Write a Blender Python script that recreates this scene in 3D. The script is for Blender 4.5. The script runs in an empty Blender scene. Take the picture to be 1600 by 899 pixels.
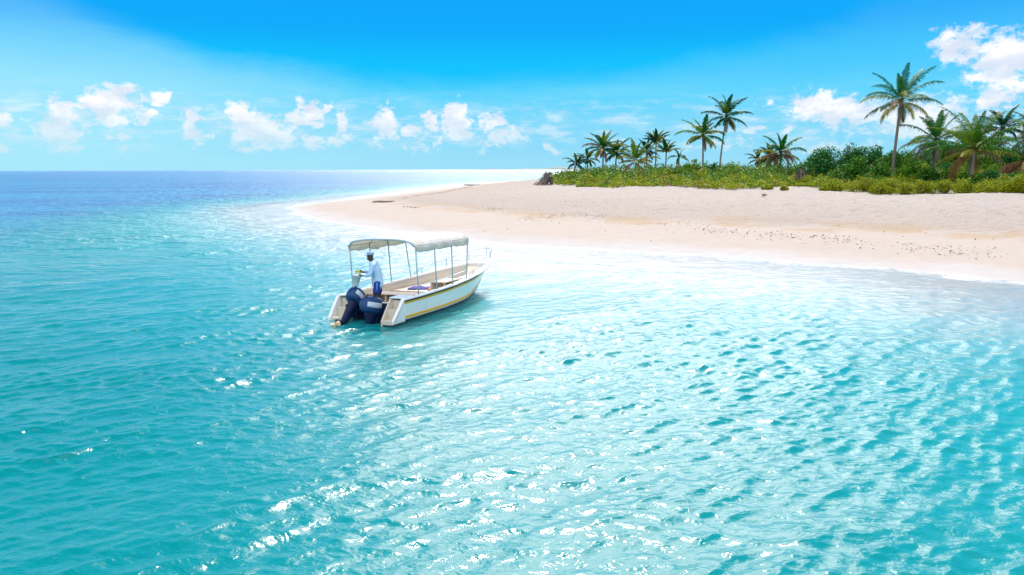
import bpy, bmesh, math, random
import numpy as np
from mathutils import Vector, Matrix, Euler, noise as mnoise
R = math.radians
rng = np.random.default_rng(7); random.seed(7)
S = bpy.context.scene
COL = S.collection
S.render.engine = 'CYCLES'

# ------------------------------------------------------------------ camera
H, F, PITCH, ROLL = 4.6, 1142.0, R(9.19), R(-0.16)
cam = bpy.data.cameras.new('camera'); camo = bpy.data.objects.new('camera', cam); COL.objects.link(camo)
cam.sensor_width = 36; cam.lens = F/1600*36; cam.clip_start = .1; cam.clip_end = 60000
camo.rotation_mode = 'QUATERNION'
camo.location = (0, 0, H)
camo.rotation_quaternion = (Matrix.Rotation(math.pi/2-PITCH, 3, 'X') @ Matrix.Rotation(ROLL, 3, 'Z')).to_quaternion()
S.camera = camo

def ray(u, v):                      # direction of a sight line, photograph coordinates (1600 x 899)
    a, b = (u-800)/F, (449.5-v)/F
    c, s = math.cos(PITCH), math.sin(PITCH)
    return np.array([a, c+b*s, -s+b*c])

# ------------------------------------------------------------------ helpers
def tag(o, label=None, cat=None, group=None, kind=None):
    if label: o['label'] = label
    if cat: o['category'] = cat
    if group: o['group'] = group
    if kind: o['kind'] = kind
    return o
def empty(name, loc, rz=0):
    o = bpy.data.objects.new(name, None); COL.objects.link(o)
    o.location = loc; o.rotation_euler = (0, 0, rz); o.empty_display_size = .3
    return o
def link(name, me, mat=None, parent=None):
    o = bpy.data.objects.new(name, me); COL.objects.link(o)
    if mat: me.materials.append(mat)
    if parent: o.parent = parent
    return o
def smooth(me, on=True):
    me.polygons.foreach_set('use_smooth', [on]*len(me.polygons)); me.update()

class MB:
    def __init__(s): s.v = []; s.f = []; s.sm = []
    def add(s, vs, fs, sm=False):
        n = len(s.v); s.v += [tuple(p) for p in vs]
        s.f += [tuple(i+n for i in f) for f in fs]; s.sm += [sm]*len(fs); return s
    def box(s, c, d, rot=None):
        x, y, z = (k/2 for k in d)
        vs = [Vector((a*x, b*y, e*z)) for a in (-1, 1) for b in (-1, 1) for e in (-1, 1)]
        if rot is not None: vs = [rot @ p for p in vs]
        c = Vector(c)
        return s.add([p+c for p in vs], [(0,1,3,2),(4,6,7,5),(0,4,5,1),(2,3,7,6),(0,2,6,4),(1,5,7,3)])
    def tube(s, pts, r, n=8, caps=True):
        pts = [Vector(p) for p in pts]; m = len(pts)
        rs = r if hasattr(r, '__len__') else [r]*m
        vs = []; up = None
        for i, p in enumerate(pts):
            t = (pts[min(i+1, m-1)]-pts[max(i-1, 0)]).normalized()
            if up is None: up = Vector((0, 0, 1)) if abs(t.z) < .9 else Vector((1, 0, 0))
            a = t.cross(up).normalized(); b = a.cross(t).normalized(); up = b
            for k in range(n):
                q = 2*math.pi*k/n; vs.append(p+(a*math.cos(q)+b*math.sin(q))*rs[i])
        fs = [(i*n+k, i*n+(k+1) % n, (i+1)*n+(k+1) % n, (i+1)*n+k) for i in range(m-1) for k in range(n)]
        if caps: fs += [tuple(range(n-1, -1, -1)), tuple((m-1)*n+k for k in range(n))]
        return s.add(vs, fs, True)
    def loft(s, rings, closed=True, caps=False, sm=True):
        n = len(rings[0]); vs = [p for r in rings for p in r]; fs = []
        for i in range(len(rings)-1):
            for k in range(n if closed else n-1):
                k2 = (k+1) % n
                fs.append((i*n+k, i*n+k2, (i+1)*n+k2, (i+1)*n+k))
        if caps: fs += [tuple(range(n-1, -1, -1)), tuple((len(rings)-1)*n+k for k in range(n))]
        return s.add(vs, fs, sm)
    def build(s, name, mat=None, parent=None, bevel=0, solid=0, sub=0):
        me = bpy.data.meshes.new(name); me.from_pydata(s.v, [], s.f)
        me.polygons.foreach_set('use_smooth', s.sm); me.update()
        bm = bmesh.new(); bm.from_mesh(me)
        if not solid: bmesh.ops.recalc_face_normals(bm, faces=bm.faces)
        bm.to_mesh(me); bm.free()
        o = link(name, me, mat, parent)
        if solid: m = o.modifiers.new('s', 'SOLIDIFY'); m.thickness = solid; m.offset = 0
        if bevel: m = o.modifiers.new('b', 'BEVEL'); m.width = bevel; m.segments = 2; m.limit_method = 'ANGLE'
        if sub: m = o.modifiers.new('u', 'SUBSURF'); m.levels = m.render_levels = sub
        return o

def quad_mesh(name, V, cols, mat, parent=None):          # V (N,k,3), cols (N,3): many small leaf faces in one mesh
    N, k = V.shape[:2]
    me = bpy.data.meshes.new(name)
    me.vertices.add(N*k); me.vertices.foreach_set('co', V.reshape(-1).astype(np.float32))
    me.loops.add(N*k); me.loops.foreach_set('vertex_index', np.arange(N*k, dtype=np.int32))
    me.polygons.add(N); me.polygons.foreach_set('loop_start', np.arange(0, N*k, k, dtype=np.int32))
    me.update(calc_edges=True)
    a = me.color_attributes.new('tint', 'FLOAT_COLOR', 'POINT')
    c = np.ones((N, k, 4), np.float32); c[:, :, :3] = cols[:, None, :]
    a.data.foreach_set('color', c.reshape(-1))
    return link(name, me, mat, parent)
def grid_mesh(name, P, attrs, mat):                      # P (n,m,3)
    n, m = P.shape[:2]
    idx = np.arange(n*m).reshape(n, m)
    q = np.stack([idx[:-1, :-1], idx[:-1, 1:], idx[1:, 1:], idx[1:, :-1]], -1).reshape(-1, 4).astype(np.int32)
    me = bpy.data.meshes.new(name)
    me.vertices.add(n*m); me.vertices.foreach_set('co', P.reshape(-1).astype(np.float32))
    me.loops.add(q.size); me.loops.foreach_set('vertex_index', q.reshape(-1))
    me.polygons.add(len(q)); me.polygons.foreach_set('loop_start', np.arange(0, q.size, 4, dtype=np.int32))
    me.update(calc_edges=True)
    me.polygons.foreach_set('use_smooth', np.ones(len(q), bool))
    for k, arr in attrs.items():
        a = me.attributes.new(k, 'FLOAT', 'POINT'); a.data.foreach_set('value', arr.reshape(-1).astype(np.float32))
    return link(name, me, mat)

# ------------------------------------------------------------------ node helpers
class NT:
    def __init__(s, tree): s.t = tree; s.n = tree.nodes; s.l = tree.links
    def new(s, typ, **kw):
        n = s.n.new(typ)
        for k, v in kw.items(): setattr(n, k, v)
        return n
    def set(s, sock, v):
        if isinstance(v, bpy.types.NodeSocket): s.l.new(v, sock)
        elif v is not None: sock.default_value = v
    def math(s, op, a, b=None, c=None, clamp=False):
        n = s.new('ShaderNodeMath', operation=op); n.use_clamp = clamp
        s.set(n.inputs[0], a); s.set(n.inputs[1], b); s.set(n.inputs[2], c); return n.outputs[0]
    def vmath(s, op, a, b=None):
        n = s.new('ShaderNodeVectorMath', operation=op); s.set(n.inputs[0], a); s.set(n.inputs[1], b)
        return n.outputs['Value'] if op in ('LENGTH', 'DOT_PRODUCT', 'DISTANCE') else n.outputs[0]
    def mix(s, f, a, b, mode='MIX'):
        n = s.new('ShaderNodeMix', data_type='RGBA', blend_type=mode)
        s.set(n.inputs[0], f)
        for q, v in ((n.inputs[6], a), (n.inputs[7], b)):
            if isinstance(v, (tuple, list)) and len(v) == 3: v = (*v, 1)
            s.set(q, v)
        return n.outputs[2]
    def smooth(s, x, lo, hi, a=0., b=1.):
        n = s.new('ShaderNodeMapRange', interpolation_type='SMOOTHSTEP')
        s.set(n.inputs[0], x); s.set(n.inputs[1], lo); s.set(n.inputs[2], hi); s.set(n.inputs[3], a); s.set(n.inputs[4], b)
        return n.outputs[0]
    def noise(s, vec, scale, detail=4, rough=.5, dist=0., out='Fac'):
        n = s.new('ShaderNodeTexNoise'); s.set(n.inputs['Vector'], vec)
        n.inputs['Scale'].default_value = scale; n.inputs['Detail'].default_value = detail
        n.inputs['Roughness'].default_value = rough; n.inputs['Distortion'].default_value = dist
        return n.outputs[out]
    def mapping(s, vec, scale=(1, 1, 1), rot=(0, 0, 0), loc=(0, 0, 0)):
        n = s.new('ShaderNodeMapping'); s.set(n.inputs[0], vec)
        n.inputs['Location'].default_value = loc; n.inputs['Rotation'].default_value = rot; n.inputs['Scale'].default_value = scale
        return n.outputs[0]
    def attr(s, name, out='Fac'):
        n = s.new('ShaderNodeAttribute'); n.attribute_name = name; return n.outputs[out]
    def bump(s, h, dist=1., strength=1., normal=None):
        n = s.new('ShaderNodeBump'); s.set(n.inputs['Height'], h); n.inputs['Distance'].default_value = dist
        s.set(n.inputs['Strength'], strength)
        if normal is not None: s.l.new(normal, n.inputs['Normal'])
        return n.outputs[0]
def material(name):
    m = bpy.data.materials.new(name); m.use_nodes = True; t = NT(m.node_tree)
    p = t.n['Principled BSDF']; return m, t, p
def plain(name, col, rough=.5, var=.12, scale=6., metal=0., bump=0., spec=.5, coat=0., dirt=None):
    m, t, p = material(name)
    co = t.new('ShaderNodeTexCoord').outputs['Object']
    n = t.noise(co, scale, 5, .6)
    c2 = tuple(max(0, k*(1-var)) for k in col); c1 = tuple(min(1, k*(1+var*.5)) for k in col)
    c = t.mix(n, c2, c1)
    if dirt:
        d = t.smooth(t.noise(t.mapping(co, (1, 1, 4)), 2.3, 6, .65), .52, .72)
        c = t.mix(t.math('MULTIPLY', d, dirt[1]), c, dirt[0])
    t.l.new(c, p.inputs['Base Color'])
    p.inputs['Roughness'].default_value = rough; p.inputs['Metallic'].default_value = metal
    p.inputs['Specular IOR Level'].default_value = spec; p.inputs['Coat Weight'].default_value = coat
    if bump: t.l.new(t.bump(t.noise(co, scale*6, 4), bump), p.inputs['Normal'])
    return m

# ------------------------------------------------------------------ world: daylight sky with cumulus
SUN_AZ, SUN_EL = R(7), R(54)
W = bpy.data.worlds.new('World'); S.world = W; W.use_nodes = True
w = NT(W.node_tree); bg = w.n['Background']
sky = w.new('ShaderNodeTexSky', sky_type='NISHITA'); sky.sun_disc = False
sky.sun_elevation = SUN_EL; sky.sun_rotation = SUN_AZ; sky.altitude = 0; sky.air_density = 1.; sky.dust_density = .4; sky.ozone_density = 2.
gen = w.new('ShaderNodeTexCoord').outputs['Generated']
sep = w.new('ShaderNodeSeparateXYZ'); w.l.new(gen, sep.inputs[0])
az = w.math('MULTIPLY', w.math('ARCTAN2', sep.outputs[0], sep.outputs[1]), 57.2958)
el = w.math('MULTIPLY', w.math('ARCSINE', sep.outputs[2]), 57.2958)
pos = w.new('ShaderNodeCombineXYZ'); w.l.new(az, pos.inputs[0]); w.l.new(el, pos.inputs[1]); pos = pos.outputs[0]
# clear air: pale cyan near the horizon to azure; thin veil with a soft edge
def lin(r, g, b):
    f = lambda c: ((c/255+.055)/1.055)**2.4 if c > 10 else c/255/12.92
    return (f(r), f(g), f(b))
EXPO = 0.42; K = 10/2**EXPO
def skyc(r, g, b, k=1.): return tuple(c*K*k for c in lin(r, g, b))
rampn = w.new('ShaderNodeValToRGB'); rr = rampn.color_ramp; rr.interpolation = 'EASE'
stops = [(0, (150, 218, 248)), (2.5, (118, 212, 250)), (5.5, (50, 205, 253)), (7.4, (0, 194, 254)), (10.5, (0, 170, 252)), (16, (0, 150, 244)), (45, (0, 120, 214)), (90, (0, 100, 190))]
while len(rr.elements) < len(stops): rr.elements.new(.5)
for e, (p, c) in zip(rr.elements, stops):
    e.position = p/90; e.color = (*lin(*c), 1)
w.l.new(w.math('DIVIDE', el, 90.), rampn.inputs[0])
clear = w.mix(1., rampn.outputs[0], (K, K, K), 'MULTIPLY')
base = w.mix(.012, clear, sky.outputs[0])
wisp = w.noise(w.mapping(pos, (.05, .16, 1)), 1., 6, .6, .6)
azc = w.math('ADD', az, 3.)
bound = w.math('MULTIPLY_ADD', w.math('MULTIPLY', azc, azc), .0062, 6.4)
bound = w.math('ADD', bound, w.math('MULTIPLY', w.math('SUBTRACT', wisp, .5), 5.))
above = w.math('SUBTRACT', el, bound)
veil = w.smooth(above, -1.6, .9, 1., 0.)
veil = w.math('MULTIPLY', veil, w.math('MULTIPLY_ADD', wisp, .5, .15))
veil = w.math('MULTIPLY', veil, w.smooth(az, -36., 5., 1.7, .6))
veil = w.math('MULTIPLY', veil, w.smooth(el, 12.8, 4., .12, 1.))
base = w.mix(veil, base, skyc(178, 240, 255))
# cumulus puffs, placed by azimuth / elevation
def azel(u, v):
    d = ray(u, v); return (math.degrees(math.atan2(d[0], d[1])), math.degrees(math.atan2(d[2], math.hypot(d[0], d[1]))))
PX = 1/19.5
puffs = [(100,172,22,24,1.),(92,205,30,24,.8),(168,160,34,28,1.),(192,142,22,12,.8),(247,153,16,10,.9),(225,178,17,15,.9),(190,213,18,14,.9),(100,230,16,9,.7),
         (5,185,14,12,.8),(8,228,16,8,.7),(303,182,18,16,.8),(305,212,24,13,.85),(378,180,26,22,1.2),(400,200,42,24,1.2),(440,212,34,14,.9),(410,226,40,9,.8),(492,172,20,16,1.),(470,186,30,13,.9),
         (535,190,9,20,1.),(530,222,22,12,.9),(490,224,20,13,.8),(603,172,12,15,1.),(600,190,26,18,1.1),(640,205,32,13,.8),(672,188,14,14,1.),(716,186,26,26,1.3),(718,210,26,12,.9),
         (773,188,22,15,1.),(778,215,18,13,1.),(805,210,18,14,.8),(690,215,10,12,.8),(755,228,12,12,.7),(852,229,15,8,.9),(868,236,12,6,.7),(590,222,18,10,.6),(660,228,40,8,.5),
         (1275,166,38,20,1.),(1310,176,50,22,1.),(1345,184,55,22,.8),(1205,163,12,9,.5),(1172,207,16,8,.8),(1225,200,14,9,.6),(1300,232,70,10,.6),(1440,190,60,30,.9),
         (1505,72,36,22,.8),(1490,92,26,14,.7),(1575,92,42,30,1.),(1560,120,34,24,.85),(1562,155,30,22,.8),(1590,140,22,16,.6),(1500,205,46,24,.6),(1600,215,46,22,.6),(1120,225,70,8,.5)]
warp = w.noise(w.mapping(pos, (.55, .8, 1)), 1., 5, .62, 0., 'Color')
wv = w.vmath('SUBTRACT', warp, (.5, .5, .5))
wn = w.vmath('MULTIPLY', wv, (3.6, 2.4, 0))
wpos = w.vmath('ADD', pos, wn)
best = None
for (u, v, ru, rv, k) in puffs:
    a, e = azel(u, v)
    d = w.vmath('SUBTRACT', wpos, (a, e, 0)); d = w.vmath('MULTIPLY', d, (1/(ru*1.18*PX), 1/(rv*1.18*PX), 0))
    b = w.math('MULTIPLY_ADD', w.vmath('LENGTH', d), -k, k)
    best = b if best is None else w.math('MAXIMUM', best, b)
fine = w.noise(w.mapping(pos, (1.0, 1.3, 1)), 1.1, 9, .68, .2)
dens = w.math('MULTIPLY_ADD', w.math('SUBTRACT', fine, .5), 2.1, best)
mask = w.smooth(dens, .0, .6)
# faint broken band of far cloud just above the horizon
fb = w.noise(w.mapping(pos, (.22, .9, 1), loc=(3, 1, 0)), 1.5, 7, .65)
band = w.math('MULTIPLY', w.smooth(el, 1., 2.2), w.smooth(el, 2.6, 6.5, 1., 0.))
band = w.math('MULTIPLY', band, w.smooth(fb, .44, .70, 0., .7))
mask = w.math('MAXIMUM', mask, band)
# tall bright cloud bank higher up towards the sun (the white that the water mirrors)
bw = w.vmath('ADD', pos, w.vmath('MULTIPLY', w.vmath('SUBTRACT', w.noise(w.mapping(pos, (.09, .09, 1)), 1., 5, .6, 0., 'Color'), (.5, .5, .5)), (20, 18, 0)))
bank = None
for (a, e, ra, re) in [(6, 32, 19, 17), (9, 50, 24, 18), (10, 20, 24, 9), (-9, 17, 12, 3.5)]:
    d = w.vmath('MULTIPLY', w.vmath('SUBTRACT', bw, (a, e, 0)), (1/ra, 1/re, 0))
    b = w.math('SUBTRACT', 1., w.vmath('LENGTH', d)); bank = b if bank is None else w.math('MAXIMUM', bank, b)
bankm = w.math('MULTIPLY', w.smooth(bank, .0, .16), w.smooth(el, 12.6, 14.8))
shade = w.noise(w.mapping(pos, (.5, .9, 1), loc=(0, -.35, 0)), 1., 4, .5)
ccol = w.mix(w.smooth(shade, .35, .65), skyc(226, 234, 250, 1.0), skyc(255, 253, 255, 1.08))
ccol = w.mix(w.smooth(el, 1.0, 4.5), skyc(205, 236, 250), ccol)
out = w.mix(w.math('MULTIPLY', mask, .93), base, ccol)
sunv = w.vmath('DOT_PRODUCT', gen, (math.sin(SUN_AZ)*math.cos(SUN_EL), math.cos(SUN_AZ)*math.cos(SUN_EL), math.sin(SUN_EL)))
glow = w.smooth(sunv, .62, .93, 3.4, 5.6)
bcol = w.vmath('MULTIPLY', skyc(255, 236, 234), (1, 1, 1)); gv = w.new('ShaderNodeVectorMath', operation='SCALE'); w.l.new(bcol, gv.inputs[0]); w.l.new(glow, gv.inputs['Scale'])
hi = w.math('MULTIPLY', w.smooth(w.noise(w.mapping(pos, (.05, .09, 1), loc=(2, 5, 0)), 1., 6, .6), .46, .58), w.smooth(el, 12.6, 18.))
hi = w.math('MULTIPLY', hi, w.smooth(el, 20., 34., .8, .08))
out = w.mix(hi, out, skyc(218, 226, 250, 1.25))
out = w.mix(w.math('MULTIPLY', bankm, .97), out, gv.outputs[0])
# added bright broken cloud behind the viewpoint, out of view, fills the shaded hull
bk2 = w.math('MULTIPLY', w.smooth(w.math('ABSOLUTE', az), 60., 100.), w.smooth(w.noise(gen, 2.2, 6, .6), .38, .58))
bk2 = w.math('MULTIPLY', bk2, w.smooth(el, 5., 12.))
out = w.mix(bk2, out, skyc(255, 253, 250, 2.1))
below = w.smooth(el, -1.5, -.2, 1., 0.)
out = w.mix(below, out, skyc(60, 150, 180))
w.l.new(out, bg.inputs['Color']); bg.inputs['Strength'].default_value = .1
W.cycles.sampling_method = 'MANUAL'; W.cycles.sample_map_resolution = 512

sun = bpy.data.lights.new('sun', 'SUN'); sun.energy = 2.9; sun.angle = R(.8); sun.color = (1, .955, .88)
so = bpy.data.objects.new('sun', sun); COL.objects.link(so)
sd = Vector((math.sin(SUN_AZ)*math.cos(SUN_EL), math.cos(SUN_AZ)*math.cos(SUN_EL), math.sin(SUN_EL)))
so.rotation_mode = 'QUATERNION'; so.rotation_quaternion = sd.to_track_quat('Z', 'Y'); so.location = (0, 0, 60)
vs = S.view_settings; vs.view_transform = 'Standard'; vs.look = 'None'; vs.exposure = EXPO; vs.gamma = 1

# ------------------------------------------------------------------ terrain: sand cay and sea bed
def g0(u, v, z=0.):
    d = ray(u, v); t = (H-z)/-d[2]; return (d[0]*t, d[1]*t)
near = [g0(*p) for p in [(462,331),(500,343),(560,352),(640,364),(720,374),(800,381),(880,387),(960,391),(1060,396),(1160,403),(1260,412),(1350,418),(1440,427),(1520,437),(1600,447),(1750,470)]]
near += [(45, 24), (70, 14), (110, -10), (200, -60), (600, -200)]
far = [(600, 420), (300, 400), (150, 380), (60, 360), (15, 310), (-6, 255), (-14, 205), (-18.5, 165), (-22, 132), (-25.5, 108), (-28.5, 94)]
def chaik(P, n=2):
    P = np.array(P)
    for _ in range(n):
        Q = np.roll(P, -1, 0); P = np.stack([P*.75+Q*.25, P*.25+Q*.75], 1).reshape(-1, 2)
    return P
poly = chaik(near+far, 2)
def sdist(X, Y):                                        # >0 on land: metres from the waterline
    P = np.stack([X.ravel(), Y.ravel()], 1).astype(np.float64)
    best = np.full(len(P), 1e18); ins = np.zeros(len(P), bool)
    A = poly; B = np.roll(poly, -1, 0)
    for a, b in zip(A, B):
        ab = b-a; t = np.clip(((P-a)@ab)/(ab@ab), 0, 1)
        q = P-a-t[:, None]*ab; best = np.minimum(best, (q*q).sum(1))
        c = (a[1] > P[:, 1]) != (b[1] > P[:, 1])
        with np.errstate(divide='ignore', invalid='ignore'):
            xi = (b[0]-a[0])*(P[:, 1]-a[1])/(b[1]-a[1])+a[0]
        ins ^= c & (P[:, 0] < xi)
    d = np.sqrt(best); return np.where(ins, d, -d).reshape(X.shape)
def wavy(X, Y, lam, seed, n=7):                         # smooth pseudo noise, about -1..1
    r = np.random.default_rng(seed); o = 0
    for i in range(n):
        a = r.uniform(0, 6.283); k = 6.283/lam*r.uniform(.6, 1.7); o = o+np.sin(k*(X*np.cos(a)+Y*np.sin(a))+r.uniform(0, 6.283))
    return o/np.sqrt(n/2.)/1.6
def height(X, Y, d=None):
    X = np.asarray(X, float); Y = np.asarray(Y, float)
    if d is None: d = sdist(X, Y)
    d = d+.5*wavy(X, Y, 9, 3)+.25*wavy(X, Y, 3.5, 5)
    up = 2.55*(1-np.exp(-np.maximum(d, 0)/24))
    up += np.clip((d-4)/20, 0, 1)*.12*wavy(X, Y, 17, 8)
    rough = np.clip((d-12)/8, 0, 1)*np.exp(-np.hypot(X, Y)/220)
    up += rough*(.05*wavy(X, Y, 2.1, 11)+.055*wavy(X, Y, 1.1, 12)+.035*wavy(X, Y, .6, 13))
    dn = -.045*np.maximum(-d, 0); dn = np.maximum(dn, -3.5+0*dn)
    return np.where(d > 0, up, dn)
def radial(r0, r1, rows): return 1/np.linspace(1/r0, 1/r1, rows)
th = np.concatenate([np.linspace(-180, -52, 40)[:-1], np.linspace(-52, 52, 620), np.linspace(52, 180, 40)[1:]])
rs = np.concatenate([[.0, 6, 12], radial(17, 420, 560), [480, 600, 900, 1600, 4000, 12000, 30000]])
RR, TT = np.meshgrid(rs, np.radians(th), indexing='ij')
X, Y = RR*np.sin(TT), RR*np.cos(TT)
D = sdist(X, Y); Z = height(X, Y, D)
def place(u, v):                                        # where a sight line meets the land
    d = ray(u, v); t = np.geomspace(15, 900, 3000)
    x, y, z = d[0]*t, d[1]*t, H+d[2]*t
    k = np.argmax(z < np.maximum(height(x, y), 0.)); 
    if k == 0: k = len(t)-1
    return Vector((x[k], y[k], float(height(np.array([x[k]]), np.array([y[k]]))[0])))

m_sand, t, p = material('sand')
geo = t.new('ShaderNodeNewGeometry'); P = geo.outputs['Position']
sd_ = t.attr('shore')
sdn = t.math('ADD', sd_, t.math('MULTIPLY', t.math('SUBTRACT', t.noise(P, .22, 4, .6), .5), 5.))
dry = t.smooth(sdn, 9.5, 13.5)
c = t.mix(t.smooth(sdn, .6, 3.4), (.43, .415, .40), (.40, .35, .30))
c = t.mix(t.smooth(sdn, -1.6, .6), (.52, .53, .525), c)
c = t.mix(dry, c, (.37, .325, .28))
c = t.mix(t.smooth(sdn, 14., 34.), c, (.395, .355, .318))
c = t.mix(t.math('MULTIPLY', dry, t.smooth(t.noise(P, .35, 5, .6), .4, .7, 0., .28)), c, (.42, .345, .275))
# old wrack line: tan stained band with dark crumbs
bandm = t.math('MULTIPLY', t.smooth(sdn, 8.4, 10.), t.smooth(sdn, 11.5, 15.5, 1., 0.))
st = t.math('MULTIPLY', bandm, t.smooth(t.noise(t.mapping(P, (1, 1, 1)), .28, 5, .65, .4), 0.43, .58))
c = t.mix(t.math('MULTIPLY', st, .6), c, (.36, .25, .13))
cr = t.math('MULTIPLY', t.math('MULTIPLY', t.smooth(sdn, 7.5, 9.5), t.smooth(sdn, 12., 24., 1., 0.)), t.smooth(t.noise(P, 2.2, 5, .75), .60, .68))
c = t.mix(t.math('MULTIPLY', cr, .8), c, (.16, .10, .06))
c = t.mix(t.smooth(t.noise(P, 1.3, 6, .7), .3, .75, 0., .3), c, (.33, .28, .24))
t.l.new(c, p.inputs['Base Color']); p.inputs['Roughness'].default_value = .9; p.inputs['Specular IOR Level'].default_value = .2
h1 = t.noise(P, 2.4, 4, .6, .3); h2 = t.noise(P, 9., 4, .6)
hh = t.math('MULTIPLY', t.math('ADD', t.math('MULTIPLY', h1, .34), t.math('MULTIPLY', h2, .05)), t.math('MULTIPLY_ADD', dry, .93, .07))
t.l.new(t.bump(hh, 1., .9), p.inputs['Normal'])
sand = grid_mesh('sand', np.stack([X, Y, Z], -1), {'shore': D}, m_sand); tag(sand, kind='structure')

# ------------------------------------------------------------------ sea
th = np.concatenate([np.linspace(-180, -47, 60)[:-1], np.linspace(-47, 47, 1300), np.linspace(47, 180, 60)[1:]])
rs = np.concatenate([np.linspace(0, 7.5, 26)[:-1], radial(7.5, 900, 1000), [1000, 1300, 2000, 4000, 8000, 16000, 30000]])
RR, TT = np.meshgrid(rs, np.radians(th), indexing='ij')
X, Y = RR*np.sin(TT), RR*np.cos(TT)
D = sdist(X, Y); Zb = height(X, Y, D); depth = np.maximum(-Zb, 0)
dr = np.gradient(rs)[:, None]+0*RR
calm = np.clip((-D-.5)/9, 0, 1)
r = np.random.default_rng(21)
dx = np.zeros_like(X); dy = np.zeros_like(X); dz = np.zeros_like(X)
lams = np.geomspace(9, .17, 104)
lat = np.maximum(dr, .6*RR*math.radians(100/1150))
gust = np.clip(.95+.32*wavy(X, Y*.7, 16, 90)+.28*wavy(X, Y, 6, 91), .4, 1.6)
for i, lam in enumerate(lams):
    mean = R(-52) if lam > 1.2 else R(-68)
    a = mean+r.normal(0, .34 if lam > 1. else .52)
    k = 6.2832/lam; nx, ny = math.cos(a), math.sin(a)
    sl = (.008 if lam > 2.5 else .015 if lam > .9 else .032 if lam > .6 else .045)
    amp = sl/k*r.uniform(.7, 1.3)
    # wave groups: each train swells and dies away over several wavelengths
    env = .55+.45*np.sin((X*math.cos(a+1.3)+Y*math.sin(a+1.3))*k*.13+r.uniform(0, 6.28))*np.sin((X*nx+Y*ny)*k*.09+r.uniform(0, 6.28))
    fade = np.clip((lam/np.maximum(dr, 1e-3)-3)/3, 0, 1)
    ph = k*(X*nx+Y*ny)+r.uniform(0, 6.28)
    A = amp*fade*env*1.5*(gust if lam < 1.6 else 1.)
    dz += A*np.cos(ph); dx -= A*nx*np.sin(ph)*.95; dy -= A*ny*np.sin(ph)*.95
lull = calm*np.clip(1-(RR-500)/300, 0, 1)
farf = np.clip((dr-.08)/.35, 0, 1)
Pw = np.stack([X+dx*lull, Y+dy*lull, dz*lull], -1)
m_sea, t, p = material('sea_water')
P = t.new('ShaderNodeNewGeometry').outputs['Position']
sp = t.new('ShaderNodeSeparateXYZ'); t.l.new(P, sp.inputs[0])
dep = t.attr('depth'); farA = t.attr('far')
lown = t.noise(P, .035, 4, .6); midn = t.noise(P, .16, 4, .6)
body = t.mix(t.smooth(dep, .15, .75), (.36, .56, .57), (.01, .27, .28))
body = t.mix(t.smooth(t.math('ADD', dep, t.math('MULTIPLY', t.math('SUBTRACT', lown, .5), .8)), .6, 1.5), body, (.0, .18, .192))
# deep blue channel to seaward (left), with reef patches
off = t.math('ADD', sp.outputs[0], t.math('MULTIPLY', t.math('SUBTRACT', lown, .5), 34.))
deepf = t.smooth(off, -26., -60., 0., 1.)
blue = t.mix(t.smooth(t.noise(t.mapping(P, (.3, 1, 1)), .05, 3, .6), .42, .6), (.0, .18, .37), (.0, .11, .30))
body = t.mix(deepf, body, blue)
body = t.mix(t.math('MULTIPLY', t.smooth(midn, .55, .8), .25), body, (.0, .15, .17))
dif = t.new('ShaderNodeBsdfDiffuse'); t.l.new(body, dif.inputs['Color'])
tr = t.new('ShaderNodeBsdfTransparent'); tr.inputs[0].default_value = (.9, .985, 1, 1)
alpha = t.smooth(dep, .0, .62, .04, 1.)
ms = t.new('ShaderNodeMixShader'); t.l.new(alpha, ms.inputs[0]); t.l.new(tr.outputs[0], ms.inputs[1]); t.l.new(dif.outputs[0], ms.inputs[2])
q = t.mapping(P, (1, 1.35, 1), rot=(0, 0, R(30)))
b1 = t.noise(q, 2.2, 3, .55, .35); b2 = t.noise(q, 6.5, 4, .6, .5); b3 = t.noise(t.mapping(P, (1, 1.5, 1), rot=(0, 0, R(35))), .75, 3, .6, .2)
b4 = t.noise(P, 16., 3, .6, .4)
hb = t.math('ADD', t.math('MULTIPLY', b1, t.math('MULTIPLY_ADD', farA, .08, .045)), t.math('MULTIPLY', b2, .012))
hb = t.math('ADD', hb, t.math('MULTIPLY', b4, .002))
b5 = t.noise(t.mapping(P, (1, 1.6, 1), rot=(0, 0, R(25))), .28, 4, .55, .3)
hb = t.math('ADD', hb, t.math('MULTIPLY', t.math('MULTIPLY', b5, farA), 1.1))
hb = t.math('ADD', hb, t.math('MULTIPLY', t.math('MULTIPLY', b3, farA), .5))
hb = t.math('MULTIPLY', hb, t.smooth(dep, 0., .35, .25, 1.))
nb = t.bump(hb, 1., 1.)
gl = t.new('ShaderNodeBsdfGlossy'); gl.inputs['Roughness'].default_value = .11; gl.inputs['Color'].default_value = (1, 1, 1, 1)
t.l.new(nb, gl.inputs['Normal'])
gl2 = t.new('ShaderNodeBsdfGlossy'); gl2.inputs['Roughness'].default_value = .32; t.l.new(nb, gl2.inputs['Normal'])   # ripples too small to model
glm = t.new('ShaderNodeMixShader'); t.l.new(t.math('MULTIPLY_ADD', farA, .34, .07), glm.inputs[0]); t.l.new(gl.outputs[0], glm.inputs[1]); t.l.new(gl2.outputs[0], glm.inputs[2])
t.l.new(nb, dif.inputs['Normal'])
fr = t.new('ShaderNodeFresnel'); fr.inputs[0].default_value = 1.4; t.l.new(nb, fr.inputs['Normal'])
ms2 = t.new('ShaderNodeMixShader'); t.l.new(fr.outputs[0], ms2.inputs[0]); t.l.new(ms.outputs[0], ms2.inputs[1]); t.l.new(glm.outputs[0], ms2.inputs[2])
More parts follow.
